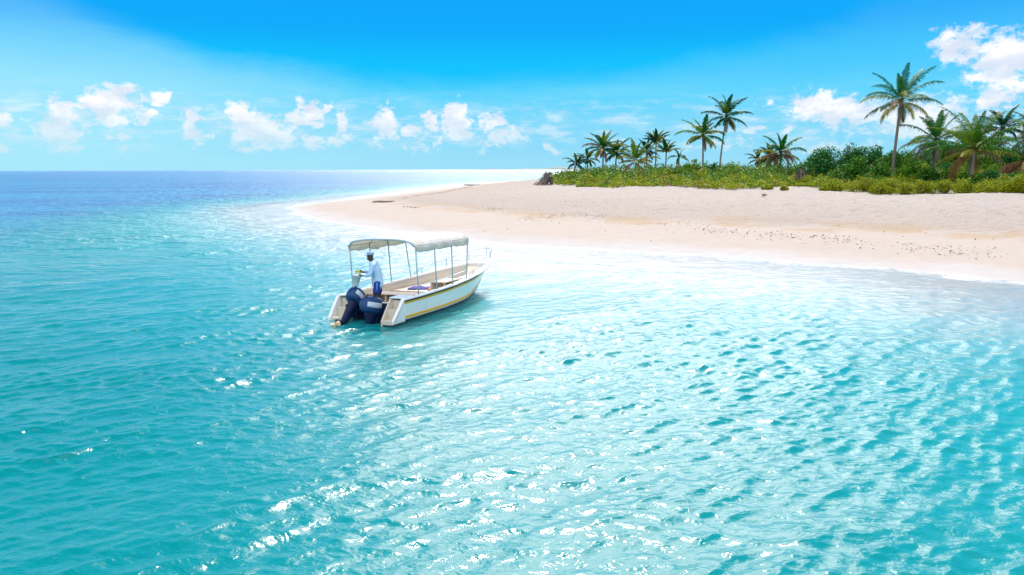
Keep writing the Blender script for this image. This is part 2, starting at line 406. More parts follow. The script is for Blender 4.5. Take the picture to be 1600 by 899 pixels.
# thin foam where the swash runs up the sand
fo = t.math('MULTIPLY', t.smooth(dep, .0, .07, 1., 0.), t.smooth(t.noise(P, 1.1, 6, .7, .6), .38, .6))
fd = t.new('ShaderNodeBsdfDiffuse'); fd.inputs[0].default_value = (.7, .72, .72, 1)
ms3 = t.new('ShaderNodeMixShader'); t.l.new(t.math('MULTIPLY', fo, .8), ms3.inputs[0]); t.l.new(ms2.outputs[0], ms3.inputs[1]); t.l.new(fd.outputs[0], ms3.inputs[2])
t.l.new(ms3.outputs[0], t.n['Material Output'].inputs['Surface'])
sea = grid_mesh('sea_water', Pw, {'depth': depth, 'far': farf}, m_sea); tag(sea, kind='structure')

# ------------------------------------------------------------------ materials
def leaf_mat(name, trans=.4, rough=.5):
    m, t, p = material(name)
    col = t.attr('tint', 'Color')
    t.l.new(col, p.inputs['Base Color']); p.inputs['Roughness'].default_value = rough; p.inputs['Specular IOR Level'].default_value = .15
    tl = t.new('ShaderNodeBsdfTranslucent')
    t.l.new(t.mix(1., col, (1.0, 1.25, .5), 'MULTIPLY'), tl.inputs[0])
    mx = t.new('ShaderNodeMixShader'); mx.inputs[0].default_value = trans
    t.l.new(p.outputs[0], mx.inputs[1]); t.l.new(tl.outputs[0], mx.inputs[2]); t.l.new(mx.outputs[0], t.n['Material Output'].inputs['Surface'])
    return m
m_leaf = leaf_mat('leaf', .22)
m_frond = leaf_mat('palm_leaf', .16, .45); m_dead = leaf_mat('dead_frond', .15, .8)
m_trunk = plain('palm_trunk', (.24, .20, .17), .9, .45, 3., bump=.05)
m_bark = plain('bark', (.17, .13, .10), .9, .4, 4., bump=.03)
m_white = plain('white_gelcoat', (.88, .88, .87), .28, .06, 2., coat=.4, dirt=((.55, .50, .42), .25))
m_beige = plain('beige_liner', (.66, .58, .47), .5, .10, 3., dirt=((.42, .35, .27), .35))
m_yellow = plain('yellow_stripe', (.86, .46, .012), .35, .08)
m_black = plain('black_rubber', (.025, .027, .032), .5, .2)
m_boot = plain('bottom_paint', (.012, .02, .04), .6, .3)
m_tube = plain('painted_tube', (.36, .46, .52), .35, .08, spec=.6)
m_navy = plain('navy_cowling', (.010, .055, .16), .35, .2, spec=.3)
m_navy2 = plain('navy_casting', (.005, .016, .065), .5, .3, spec=.25)
m_decal = plain('white_decal', (.55, .62, .72), .4, .1)
m_skin = plain('dark_skin', (.055, .030, .020), .5, .2)
m_steel = plain('stainless', (.55, .57, .6), .25, .1, metal=.9)
m_shirt = plain('pale_blue_shirt', (.48, .67, .90), .85, .12, 9., bump=.01)
m_short = plain('blue_shorts', (.012, .035, .26), .8, .2, 9.)
m_strip = plain('light_blue_strip', (.08, .26, .75), .8, .1)
m_cap = plain('pale_cap', (.30, .45, .62), .8, .25, 14.)
m_bucket = plain('white_plastic', (.72, .74, .76), .4, .06)
m_sponge = plain('yellow_sponge', (.62, .50, .04), .9, .3, 20.)
m_purple = plain('purple_cloth', (.10, .08, .38), .9, .3, 8.)
m_orange = plain('orange_cloth', (.80, .33, .08), .8, .25, 8.)
m_bluebag = plain('blue_bag', (.01, .04, .26), .6, .3, 8.)
m_prop = plain('propeller_paint', (.62, .50, .30), .45, .35, 12.)
m_drift = plain('driftwood', (.26, .20, .15), .95, .4, 5., bump=.03)
m_rock = plain('distant_land', (.20, .27, .25), .9, .2, .01)
mcl, t, p = material('canopy_cloth')
co = t.new('ShaderNodeTexCoord').outputs['Object']
cc = t.mix(t.smooth(t.noise(co, 2.4, 6, .65), .42, .75, 0., .55), (.80, .79, .78), (.62, .58, .50))
bk = t.new('ShaderNodeNewGeometry').outputs['Backfacing']
t.l.new(cc, p.inputs['Base Color']); p.inputs['Roughness'].default_value = .8
t.l.new(t.bump(t.noise(t.mapping(co, (1, 3, 3)), 4, 5, .6), .03), p.inputs['Normal'])
tl = t.new('ShaderNodeBsdfTranslucent'); t.l.new(t.mix(1., cc, (1, .93, .78), 'MULTIPLY'), tl.inputs[0])
mx = t.new('ShaderNodeMixShader'); mx.inputs[0].default_value = .5
t.l.new(p.outputs[0], mx.inputs[1]); t.l.new(tl.outputs[0], mx.inputs[2]); t.l.new(mx.outputs[0], t.n['Material Output'].inputs['Surface'])

# ------------------------------------------------------------------ boat   (x forward from the stern, y to port, z up)
HEAD = R(29.5)
boat = empty('motor_boat', (-4.6, 21.7, 0), math.pi/2-HEAD)
boat.rotation_euler = (R(-2.4), R(-.8), math.pi/2-HEAD)
tag(boat, 'open white motor boat with yellow stripes and a white cloth canopy afloat off the beach', 'boat')
def interp(x, xs, ys): return float(np.interp(x, xs, ys))
SX = [0, .5, 1.5, 3.0, 4.5, 5.6, 6.5, 7.2, 7.6, 7.75]
def smi(x, xs, ys):
    h = min(.55, 7.75-x, x) if 0 < x < 7.75 else 0
    return float(np.mean([np.interp(x+h*k, xs, ys) for k in (-1, -.66, -.33, 0, .33, .66, 1)]))
def sheer_y(x): return smi(x, SX, [1.32, 1.36, 1.40, 1.38, 1.22, 1.00, .72, .40, .17, .04])
def sheer_z(x): return interp(x, SX, [.70, .70, .71, .74, .80, .88, .95, 1.01, 1.03, 1.04])
def wl_x(x): return x-interp(x, [0, 4, 7.75], [0, .0, 1.25])      # raked stem: lower points sit further aft
XS = np.concatenate([[0, .25], np.linspace(.5, 7.75, 42)])
def ring(x, side):
    ys, zs = sheer_y(x), sheer_z(x)
    if x < .5: zs = .10+(zs-.10)*(x/.5)                            # raked quarter
    f = smi(x, [0, 3, 5, 6.5, 7.4, 7.75], [.90, .90, .82, .60, .30, .0])
    yc = ys*f; zc = interp(x, [0, 4, 6, 7.75], [.02, .03, .05, .10])
    zk = interp(x, [0, 5, 6.8, 7.75], [-.28, -.28, -.24, -.10])
    pts = []
    rake = x-wl_x(x)
    for s in (0, .22, .4, .55, .7, .85, 1.):
        z = zc+(zs-zc)*s; b = s**(1.25)
        pts.append((x-rake*(1-min(1, (z+.1)/1.2)), side*(yc+(ys-yc)*b), z))
    low = [(x-rake*(1-min(1, (zk+.1)/1.2)) , 0, zk), (x-rake*(1-min(1, (zk*.4+zc*.6+.1)/1.2)), side*yc*.55, zk*.5+zc*.5-.02)]
    return [Vector(q) for q in low+pts]
hb = MB()
for s in (1, -1): hb.loft([ring(x, s) for x in XS], closed=False)
hull = hb.build('hull', m_white, boat)
def strip(name, mat, f0, f1, outw, x0, x1, side, n=46, absz=False):    # a band that follows the hull side between two height fractions
    rings = []
    for x in np.linspace(x0, x1, n):
        r = ring(x, side)[2:]; ss = (0, .22, .4, .55, .7, .85, 1.)
        def at(f): return Vector([np.interp(f, ss, [q[k] for q in r]) for k in range(3)])
        a, b = at(f0), at(f1); e_ = .04; g_ = (sheer_y(min(x+e_, 7.75))-sheer_y(x-e_))/(min(x+e_, 7.75)-x+e_) if x > 1 else 0.
        nn = Vector((-g_, side, -.18)).normalized(); o = nn*outw; i = nn*-.004
        rings.append([a+i, a+o, b+o, b+i])
    return MB().loft(rings, closed=True, caps=True, sm=False).build(name, mat, boat)
for s in (1, -1):
    strip('rub_rail', m_black, .91, .975, .04, .5, 7.74, s)
    strip('yellow_stripe', m_yellow, .80, .885, .012, .5, 7.72, s)
    strip('boot_stripe', m_yellow, .13, .235, .012, .0, 7.70, s)
    strip('bottom_paint', m_boot, -.0, .06, .014, .0, 7.6, s)
# deck: side decks, foredeck
WI = lambda x: interp(x, [0.5, 4.5, 6.2, 6.9], [.15, .17, .22, .28])
dk = MB()
for s in (1, -1):
    rings = []
    for x in np.linspace(.5, 6.72, 34):
        ys, zs = sheer_y(x)+.012, sheer_z(x); yi = max(.02, ys-WI(x))
        rings.append([Vector((x, s*ys, zs-.045)), Vector((x, s*ys, zs+.015)), Vector((x, s*(ys-.03), zs+.03)), Vector((x, s*yi, zs+.03)), Vector((x, s*yi, zs-.045))])
    dk.loft(rings, closed=True, caps=True, sm=False)
dk.build('side_deck', m_white, boat)
fd = MB(); rings = []
for x in np.linspace(6.7, 7.76, 10):
    ys, zs = sheer_y(x)+.012, sheer_z(x)
    rings.append([Vector((x, y*ys, zs+.035+.02*(1-y*y))) for y in np.linspace(-1, 1, 9)]+[Vector((x, y*ys, zs-.04)) for y in (1, -1)])
fd.loft(rings, closed=True, caps=True, sm=False); fd.build('foredeck', m_white, boat)
MB().tube([(7.15, -.05, 1.03), (7.15, -.05, 1.09)], .02).tube([(7.07, -.05, 1.095), (7.25, -.05, 1.095)], .014).build('bow_cleat', m_steel, boat)
for s in (1, -1):
    for x in (1.05,): MB().tube([(x-.08, s*1.27, .75), (x+.08, s*1.27, .75)], .013).tube([(x-.03, s*1.27, .70), (x-.03, s*1.27, .75)], .012).tube([(x+.03, s*1.27, .70), (x+.03, s*1.27, .75)], .012).build('cleat', m_steel, boat)
# cockpit liner: walls and floor
FL, PL = .24, .50      # cockpit floor, raised forward platform
li = MB()
for s in (1, -1):
    rings = []
    for x in np.linspace(.62, 6.75, 36):
        yi = max(.0, sheer_y(x)+.010-WI(x)); zs = sheer_z(x)
        if x > 6.6: yi *= .96
        rings.append([Vector((x, s*(yi+.002), zs-.02)), Vector((x, s*(yi-.02), zs-.2)), Vector((x-interp(x, [5, 6.75], [0, .65]), s*max(.01, yi-interp(x, [0, 5, 5.8, 6.75], [.07, .07, .15, .2])), interp(x, [4.8, 6.75], [FL, .58])))])
    li.loft(rings, closed=False)
yb = sheer_y(6.7)+.01-WI(6.7)
li.add([(6.73, -yb, .95), (6.73, yb, .95), (6.09, yb-.18, .58), (6.09, -yb+.18, .58)], [(0, 1, 2, 3)])
li.build('cockpit_liner', m_beige, boat, solid=.012)
def deckplate(name, x0, x1, z, inset, mat, n=20, th=.03):
    rings = []
    for x in np.linspace(x0, x1, n):
        y = max(.02, sheer_y(x)-WI(x)-inset); rings.append([Vector((x, -y, z)), Vector((x, y, z)), Vector((x, y, z-th)), Vector((x, -y, z-th))])
    return MB().loft(rings, closed=True, caps=True, sm=False).build(name, mat, boat)
deckplate('cockpit_floor', .62, 3.0, FL, .06, m_beige)
deckplate('forward_platform', 3.01, 5.0, PL, .04, m_beige)
deckplate('bow_sole', 5.0, 5.95, PL-.02, .16, m_beige)
y = sheer_y(2.85)-.2
MB().box((3.02, .24, (FL+PL)/2-.02), (.04, 1.86, PL-FL-.03)).build('bulkhead', m_beige, boat)
# locker on the starboard side under the platform edge, open front
LD = Matrix.Translation((.15, -.12, -.04))
lk = MB(); lk.box((2.92, -.62, .44), (.05, .05, .32)); lk.box((3.35, -.36, .70), (.9, .04, .30)); lk.box((3.35, -.63, .86), (.94, .6, .03)); lk.box((2.92, -.90, .70), (.04, .05, .3)); lk.box((2.92, -.38, .70), (.04, .05, .3)); lk.box((3.8, -.63, .7), (.04, .56, .3))
lk.build('side_locker', m_beige, boat, bevel=.008).matrix_local = LD
# thwart bench with open cubbies
be = MB(); be.box((2.15, .28, .56), (.52, 1.80, .035)); be.build('bench_seat', m_beige, boat, bevel=.008)
be = MB()
for yy in (-.58, .0, .56, 1.13): be.box((2.15, yy, .40), (.48, .035, .28))
be.box((2.38, .28, .40), (.03, 1.76, .28)); be.build('bench_base', m_beige, boat, bevel=.005)
MB().box((5.35, -.50, .62), (.8, .45, .18)).build('bow_seat', m_white, boat, bevel=.02)
MB().box((6.63, .12, .78), (.02, .34, .10)).build('builder_plate', plain('grey_plate', (.33, .30, .27), .6, .3, 20), boat)
# stern: quarter wings with boarding steps, transom, motor well
for s in (1, -1):
    wing = MB(); yo = 1.30; yi = .78
    def q(x, y, z): return Vector((x, s*y, z))
    # inner wall of the wing (a raked plate)
    wing.add([q(.02, yi, -.12), q(.02, yi, .10), q(.50, yi, .71), q(.95, yi, .73), q(.95, yi, -.12), q(.02, yi+.05, -.12), q(.02, yi+.05, .10), q(.50, yi+.05, .71), q(.95, yi+.05, .73), q(.95, yi+.05, -.12)],
             [(0,1,2,3,4), (9,8,7,6,5), (0,5,6,1), (1,6,7,2), (2,7,8,3), (3,8,9,4), (4,9,5,0)])
    wing.build('well_side', m_beige, boat)
    outer = MB()
    outer.add([q(-.0, yo-.12, .02), q(-.0, yo-.09, .12), q(.48, yo-.06, .705), q(.60, yo-.06, .71), q(.60, yo-.12, .02), q(-.0, yo-.06, .02), q(-.0, yo-.005, .12), q(.48, yo+.045, .705), q(.60, yo+.045, .71), q(.60, yo-.06, .02)],
              [(0,1,2,3,4), (9,8,7,6,5), (0,5,6,1), (1,6,7,2), (2,7,8,3), (3,8,9,4), (4,9,5,0)])
    outer.build('quarter_wing', m_white, boat)
    st = MB()
    for (x0, x1, z0, z1) in ((.0, .30, .0, .13), (.30, .56, .0, .40), (.56, .9, .0, .65)):
        st.box(((x0+x1)/2, s*(yi+.05+.17), (z0+z1)/2), (x1-x0, .34 if z1 < .2 else .38, z1-z0))
    st.build('boarding_step', m_beige, boat, bevel=.015)
    MB().box((.75, s*1.04, .735), (.46, .56, .03)).build('stern_deck', m_white, boat, bevel=.006)
MB().box((.60, 0, .24), (.09, 1.54, .60)).build('transom', m_navy2, boat, bevel=.01)  # dark navy stands in for the shade behind the engines
MB().box((.60, 0, .555), (.12, 1.54, .03)).build('transom_cap', m_beige, boat, bevel=.008)
MB().tube([(.30, .758, .46), (.30, .79, .46)], .045, 12).build('drain_fitting', m_black, boat)
# canopy: posts, arches, cloth
PXs = [1.25, 2.22, 3.18, 4.15]; CW = 1.32
def top_z(x): return interp(x, [1.25, 4.15], [2.29, 2.25])
def arch(x, n=17, dz=0, k=1.):
    out = []
    for a in np.linspace(-1, 1, n):
        yy = a*CW*k; e = abs(a); zz = top_z(x)+.13*(1-e**3.2)-(.10*max(0, (e-.86)/.14)**2)
        out.append(Vector((x, yy, zz+dz)))
    return out
for i, x in enumerate(PXs):
    for s in (1, -1):
        yb_ = sheer_y(x)-.07
        lean = .05 if i == 3 else 0.
        MB().tube([(x, s*yb_, sheer_z(x)+.02), (x, s*(yb_*.5+CW*.5), 1.4), (x, s*CW, top_z(x)-.10)], .021, 10).tube([(x, s*yb_, sheer_z(x)+.025), (x, s*yb_, sheer_z(x)+.045)], .045, 12).build('canopy_post', m_tube, boat)
    MB().tube([q+Vector((-.045 if i == 0 else 0, 0, .012 if i == 0 else 0)) for q in arch(x)], .03 if i == 0 else .02, 10).build('canopy_bow', m_tube, boat)
for s in (1, -1):
    MB().tube([(x, s*CW*.995, top_z(x)-.06) for x in PXs], .016, 8).build('canopy_side_rail', m_tube, boat)
def cloth_pt(x, a):
    e = abs(a); fx = (x-PXs[0])/(PXs[-1]-PXs[0])
    i = fx*3; sag = .035*math.sin(math.pi*(i % 1))**.8 if 0 < fx < 1 else 0
    zz = top_z(x)+.13*(1-e**3.2)-.10*max(0, (e-.86)/.14)**2+.032-sag*(.5+.5*e)
    n = mnoise.noise(Vector((x*2.3, a*2.2, 1.7)))*.035+mnoise.noise(Vector((x*7, a*4, 5)))*.012
    return Vector((x, a*CW*1.02, zz+n*min(1, sag*25+.15)))
rings = []
NA = 27
for x in np.linspace(PXs[0]-.03, PXs[-1]+.04, 60):
    rw = [cloth_pt(min(max(x, PXs[0]), PXs[-1]), a) for a in np.linspace(-1, 1, NA)]
    for k in rw: k.x = x
    def skirt(s):
        e = rw[0] if s < 0 else rw[-1]
        ln = .17+.05*mnoise.noise(Vector((x*1.7, s*5, 0)))+.008*math.sin(x*19+s)
        w1 = .028*math.sin(x*9+s)+.03*mnoise.noise(Vector((x*6, s, 3)))
        return [Vector((x, e.y+s*(.010+w1*k), e.z-ln*k)) for k in (.35, .7, 1.)]
    rings.append(list(reversed(skirt(-1)))+rw+skirt(1))
MB().loft(rings, closed=False).build('canopy_cloth', mcl, boat, solid=.006)
# rails
for s in (1, -1):
    pts = [(x, s*(sheer_y(x)-.08), sheer_z(x)+.30) for x in np.linspace(PXs[0], PXs[3], 9)]
    MB().tube(pts, .017, 8).build('side_rail', m_white, boat)
    xs = [4.35, 4.6, 5.1, 5.4, 5.9, 6.4, 6.9, 7.3, 7.55, 7.68]; hs = [.10, .22, .27, .29, .33, .38, .42, .44, .44, .42]
    pts = [(4.3, s*(sheer_y(4.3)-.07), sheer_z(4.3)+.02)]+[(x+.02, s*max(.07, sheer_y(x)-.05), sheer_z(x)+h) for x, h in zip(xs, hs)]
    br = MB().tube(pts, .016, 8)
    rail = br.build('bow_rail', m_tube, boat)
    for x, h in ((4.7, .235), (5.9, .33), (6.9, .42), (7.6, .43)):
        MB().tube([(x, s*max(.05, sheer_y(x)-.08), sheer_z(x)+.02), (x+.05, s*max(.06, sheer_y(x)-.05), sheer_z(x)+h)], .014, 8).build('stanchion', m_tube, rail)
MB().tube([(7.70, s_, 1.455) for s_ in (-.07, 0, .07)], .016, 8).build('rail_nose', m_tube, boat)

def outboard(loc, tilt, yaw, sc=1.):
    e = bpy.data.objects.new('outboard_engine', None); COL.objects.link(e); e.parent = boat
    e.location = loc; e.rotation_euler = (0, tilt, yaw); e.scale = (sc,)*3
    # cowling: rounded lozenge, long fore and aft, flat raked top
    rings = []
    for zf, kx, ky, cx in [(-.02, .70, .74, 0), (.0, .90, .92, 0), (.05, 1., 1., -.01), (.16, 1.02, 1., -.015), (.28, .99, .96, -.02), (.36, .90, .88, -.02), (.41, .74, .72, -.015), (.44, .48, .46, -.0), (.452, .12, .12, 0)]:
        rg = []
        for k in range(20):
            q = 2*math.pi*k/20; cx_, sy = math.cos(q), math.sin(q)
            X_ = .36*kx*math.copysign(abs(cx_)**.75, cx_); Y_ = .215*ky*math.copysign(abs(sy)**.8, sy)*(1-.12*cx_)
            rg.append(Vector((X_+cx-.05, Y_, zf+.02+(.06*X_ if zf > .25 else 0))))
        rings.append(rg)
    cw = MB().loft(rings, caps=True).build('cowling', m_navy, e)
    for s in (1, -1):                       # pale side graphic, standing just proud
        rg = []
        for xx in np.linspace(-.33, .20, 14):
            top = .30+.03*xx; bot = .15+.12*max(0, xx+.05)
            col = []
            for zz in np.linspace(bot, top, 4):
                X_ = (xx+.02)/(.36); yy = .215*(max(0, 1-abs(X_)**(2/.75)))**(.4)*(1-.12*X_)
                kk = interp(zz, [.0, .18, .30, .38, .43], [.92, 1., .96, .88, .72])
                col.append(Vector((xx-.05, s*(yy*kk+.006), zz)))
            rg.append(col)
        MB().loft(rg, closed=False).build('decal', m_decal, cw, solid=.004)
    MB().tube([(-.30, .0, .43), (-.36, 0, .40)], .03).build('tilt_grip', m_black, cw)
    rings = []
    for z, a, b, cx in [(.02, .26, .16, -.04), (-.06, .24, .15, -.04), (-.16, .17, .11, -.05), (-.34, .13, .085, -.06), (-.62, .12, .065, -.06), (-.80, .13, .05, -.06)]:
        rings.append([Vector((cx+a*math.cos(2*math.pi*k/14), b*math.sin(2*math.pi*k/14), z)) for k in range(14)])
    MB().loft(rings, caps=True).build('midsection', m_navy2, e)
    MB().box((.14, 0, -.10), (.16, .26, .34)).box((.24, 0, -.06), (.10, .30, .10)).build('clamp_bracket', m_navy2, e, bevel=.015)
    pl = [(.16, 0), (.10, .10), (-.10, .12), (-.32, .09), (-.34, 0), (-.32, -.09), (-.10, -.12), (.10, -.10)]
    MB().loft([[Vector((x, y, z)) for x, y in pl] for z in (-.80, -.78)], caps=True, sm=False).build('cavitation_plate', m_navy2, e)
    lu = MB()
    lu.tube([(.20, 0, -.98), (.14, 0, -.98), (-.02, 0, -.98), (-.20, 0, -.98), (-.26, 0, -.98)], [.01, .05, .075, .06, .045], 14)
    lu.loft([[Vector((.10*a-.03, .035*b, z)) for a, b in ((1.2, 0), (.5, 1), (-1, .5), (-1, -.5), (.5, -1))] for z in (-.80, -.98)], caps=True)
    lu.loft([[Vector((x*k+.0, y*k, z)) for x, y in ((.10, 0), (0, .012), (-.12, 0), (0, -.012))] for z, k in ((-1.02, 1.), (-1.20, .5))], caps=True)
    lu.build('gearcase', m_navy2, e)
    pr = MB().tube([(-.26, 0, -.98), (-.36, 0, -.98)], [.045, .03], 12)
    for k in range(3):
        q = 2*math.pi*k/3+.4
        c, s_ = math.cos(q), math.sin(q)
        bl = []
        for rr_, wd, tw in ((.03, .04, .9), (.09, .085, .7), (.15, .08, .5), (.175, .03, .4)):
            bl.append([Vector((-.31+wd*math.sin(tw)*a, c*rr_-s_*wd*math.cos(tw)*a, -.98+s_*rr_+c*wd*math.cos(tw)*a)) for a in (-1, 0, 1)])
        pr.loft(bl, closed=False)
    pr.build('propeller', m_prop, e, solid=.008)
    return e
outboard((.34, .47, .47), R(50), R(4), 1.08)
outboard((.36, -.20, .25), R(18), R(-8), 1.1)
MB().tube([(.62, .2, .62), (.52, .1, .80), (.45, -.1, .75), (.62, -.28, .60)], .02).build('control_cable', m_black, boat)

BM = Matrix.Translation(boat.location) @ boat.rotation_euler.to_matrix().to_4x4()
def bw_(x, y, z): return BM @ Vector((x, y, z))

# things lying aboard
def cloth_lump(name, mat, c, d, rz, seed, amp, label, cat):
    n = 16; rings = []
    for i in range(n):
        row = []
        for j in range(n):
            a, b = i/(n-1)*2-1, j/(n-1)*2-1
            e = 1-max(abs(a), abs(b))**4
            row.append(Vector((a*d[0]/2*(1+.12*mnoise.noise(Vector((b*2, seed, 0)))), b*d[1]/2*(1+.15*mnoise.noise(Vector((a*2, 9, seed)))), .008+e*(d[2]*(.55+.6*mnoise.noise(Vector((a*amp, b*amp, seed)))))))) 
        rings.append(row)
    o = MB().loft(rings, closed=False).build(name, mat, None, solid=.012)
    o.location = bw_(*c); o.rotation_euler = (0, 0, math.pi/2-HEAD+rz); tag(o, label, cat); return o
cloth_lump('towel', m_purple, (3.55, .30, PL+.01), (.55, .85, .07), .3, 2., 2.5, 'purple towel spread on the raised platform of the boat', 'towel')
cloth_lump('life_vest', m_orange, (3.25, -.38, PL+.01), (.30, .30, .14), .6, 5., 2., 'crumpled orange bundle at the platform edge beside the purple towel', 'bundle')
bag = MB()
bag.loft([[Vector((.17*k*math.cos(q)*(1+.1*math.sin(3*q+z*9)), .15*k*math.sin(q), z)) for q in np.linspace(0, 6.283, 15)[:-1]] for z, k in ((0, .7), (.04, 1.), (.14, 1.05), (.22, .85), (.26, .4), (.27, .1))], caps=True)
o = bag.build('dry_bag', m_bluebag); o.location = bw_(4.1, -.72, PL+.0); tag(o, 'dark blue round bag on the platform by the starboard side of the boat', 'bag')
ck = MB(); ck.box((0, 0, .13), (.3, .42, .26)); o = ck.build('storage_crate', plain('blue_crate', (.02, .10, .22), .5, .2), None, bevel=.03)
o.location = bw_(2.10, .25, FL); o.rotation_euler = (0, 0, math.pi/2-HEAD); tag(o, 'dark blue crate stowed in the open cubby under the boat bench', 'crate')

# ------------------------------------------------------------------ man
man_b = bw_(.80, -.08, FL)
FACE = math.pi*1.02                                       # looks to the left of the picture
man = empty('person', man_b, FACE)                         # local +x is forward, +y his left, z up
man.scale = (1.03, 1.03, 1.03)
tag(man, 'man in pale blue shirt, blue shorts and cap standing at the stern over the engines', 'person')
def capsule(mb, p0, p1, r0, r1, n=14):
    p0, p1 = Vector(p0), Vector(p1)
    r0 = r0 if isinstance(r0, tuple) else (r0, r0); r1 = r1 if isinstance(r1, tuple) else (r1, r1)      # (sideways, fore and aft)
    t_ = (p1-p0); ln = t_.length; t_ = t_/ln
    a = Vector((0, 1, 0)); a = (a-t_*a.dot(t_))
    a = Vector((1, 0, 0)) if a.length < .2 else a.normalized(); b = t_.cross(a).normalized(); rings = []
    for i in range(7):
        q = math.pi/2*(i/6); k = max(.03, math.sin(q)); rings.append([p0-t_*min(r0)*math.cos(q)+(a*r0[0]*math.cos(h)+b*r0[1]*math.sin(h))*k for h in [6.2832*j/n for j in range(n)]])
    for i in range(1, 7):
        q = math.pi/2*(1-i/6); k = max(.03, math.sin(q)); rings.append([p1+t_*min(r1)*math.cos(q)+(a*r1[0]*math.cos(h)+b*r1[1]*math.sin(h))*k for h in [6.2832*j/n for j in range(n)]])
    mb.loft(rings, caps=True)
def fused(name, mb, mat, parent, vox=.01, it=4):
    o = mb.build(name, mat, parent)
    m = o.modifiers.new('re', 'REMESH'); m.mode = 'VOXEL'; m.voxel_size = vox; m.use_smooth_shade = True
    m = o.modifiers.new('sm', 'SMOOTH'); m.iterations = it; m.factor = .5
    return o
J = dict(pel=(0, 0, .93), bel=(.02, 0, 1.08), che=(.06, 0, 1.26), up=(.11, 0, 1.42), nk=(.145, 0, 1.50), hd0=(.19, 0, 1.585), hd1=(.205, 0, 1.68),
         shl=(.12, .17, 1.41), ell=(.20, .25, 1.15), wrl=(.43, .16, 1.10), hal=(.49, .13, 1.10),
         shr=(.12, -.17, 1.41), elr=(.22, -.24, 1.16), wrr=(.44, -.08, 1.18), har=(.50, -.05, 1.20),
         hil=(.0, .09, .88), knl=(.08, .12, .48), anl=(-.04, .13, .085), tol=(.12, .16, .035),
         hir=(-.0, -.09, .88), knr=(-.02, -.11, .48), anr=(-.16, -.12, .085), tor=(.0, -.15, .035), hell=(-.08, .125, .035), helr=(-.20, -.115, .035))
names = list(J); V = [J[k] for k in names]; ix = {k: i for i, k in enumerate(names)}
E = [(ix[a], ix[b]) for a, b in [('pel','bel'),('bel','che'),('che','up'),('up','nk'),('nk','hd0'),('hd0','hd1'),('up','shl'),('shl','ell'),('ell','wrl'),('wrl','hal'),('up','shr'),('shr','elr'),('elr','wrr'),('wrr','har'),
     ('pel','hil'),('hil','knl'),('knl','anl'),('anl','tol'),('pel','hir'),('hir','knr'),('knr','anr'),('anr','tor'),('anl','hell'),('anr','helr')]]
RD = dict(pel=(.14,.11), bel=(.13,.10), che=(.15,.115), up=(.12,.10), nk=.055, hd0=(.075,.085), hd1=(.08,.09), shl=.062, shr=.062, ell=.042, elr=.042, wrl=.027, wrr=.027, hal=(.036,.02), har=(.036,.02),
          hil=.088, hir=.088, knl=.055, knr=.055, anl=.038, anr=.038, tol=(.035,.025), tor=(.035,.025), hell=.034, helr=.034)
rad = [RD[k] for k in names]
roots = [ix['pel']]
bodym = MB()
for a_, b_ in E: capsule(bodym, V[a_], V[b_], rad[a_], rad[b_])
def chain(pts, rads):
    for i in range(len(pts)-1): capsule(bodym, pts[i], pts[i+1], rads[i], rads[i+1], 10)
for hx, sy in (('hal', 1), ('har', -1)):
    b = Vector(J[hx])
    for i, (oy, ln) in enumerate(((.026, .075), (.009, .085), (-.009, .078), (-.025, .062))):
        s0 = b+Vector((.0, 0, oy)); chain([tuple(s0), tuple(s0+Vector((ln*.55, -sy*.012, 0))), tuple(s0+Vector((ln*.9, -sy*.035, -.004))), tuple(s0+Vector((ln*.85, -sy*.058, -.006)))], [.011, .010, .009, .0075])
    chain([tuple(b+Vector((-.02, -sy*.005, .025))), tuple(b+Vector((.02, -sy*.035, .045))), tuple(b+Vector((.045, -sy*.05, .035)))], [.013, .011, .009])
# face: nose, chin, ears
hd = Vector(J['hd1'])
chain([tuple(hd+Vector((.06, 0, -.01))), tuple(hd+Vector((.105, 0, -.035)))], [.016, .013])
chain([tuple(hd+Vector((.02, 0, -.085))), tuple(hd+Vector((.075, 0, -.105)))], [.045, .026])
chain([tuple(hd+Vector((.05, 0, -.075))), tuple(hd+Vector((.092, 0, -.078)))], [.02, .012])
for s in (1, -1): chain([tuple(hd+Vector((-.01, s*.075, -.02))), tuple(hd+Vector((-.025, s*.092, -.01)))], [.02, .015])
chain([tuple(hd+Vector((-.01, 0, .02))), tuple(hd+Vector((-.01, 0, .06)))], [.085, .06])
body_o = fused('body', bodym, m_skin, man, .0075, 2)
for s in (1, -1):
    eb = MB().tube([hd+Vector((.084, s*.032, .0)), hd+Vector((.094, s*.032, .0))], [.013, .008], 8); eb.build('eye', m_bucket, body_o)
def sk(name, keys, edges, extra, mat, grow=.02, sub=2):
    ns = list(keys); VV = [J[k] if k in J else extra[k] for k in ns]; 
    mb = MB()
    for a, b in edges: capsule(mb, VV[ns.index(a)], VV[ns.index(b)], keys[a], keys[b], 18)
    return fused(name, mb, mat, man, .012, 4)
ex = dict(hem=(-.005, 0, .84), csl=(.36, .19, 1.11), csr=(.375, -.13, 1.172))
sk('shirt', dict(che=(.19,.165), bel=(.17,.155), pel=(.18,.16), hem=(.18,.165), up=(.15,.135), nkb=.07, shl=.085, shr=.085, ell=.062, elr=.062, csl=.046, csr=.046),
   [('che','bel'),('bel','pel'),('pel','hem'),('che','up'),('up','nkb'),('up','shl'),('up','shr'),('shl','ell'),('ell','csl'),('shr','elr'),('elr','csr')], dict(ex, nkb=(.135, 0, 1.48)), m_shirt)
so_ = sk('shorts', dict(wst=(.15,.12), hil=.108, hir=.108, kl=.098, kr=.098), [('wst','hil'),('wst','hir'),('hil','kl'),('hir','kr')], dict(wst=(0, 0, .93), kl=(.06, .11, .60), kr=(-.012, -.10, .60)), m_short)
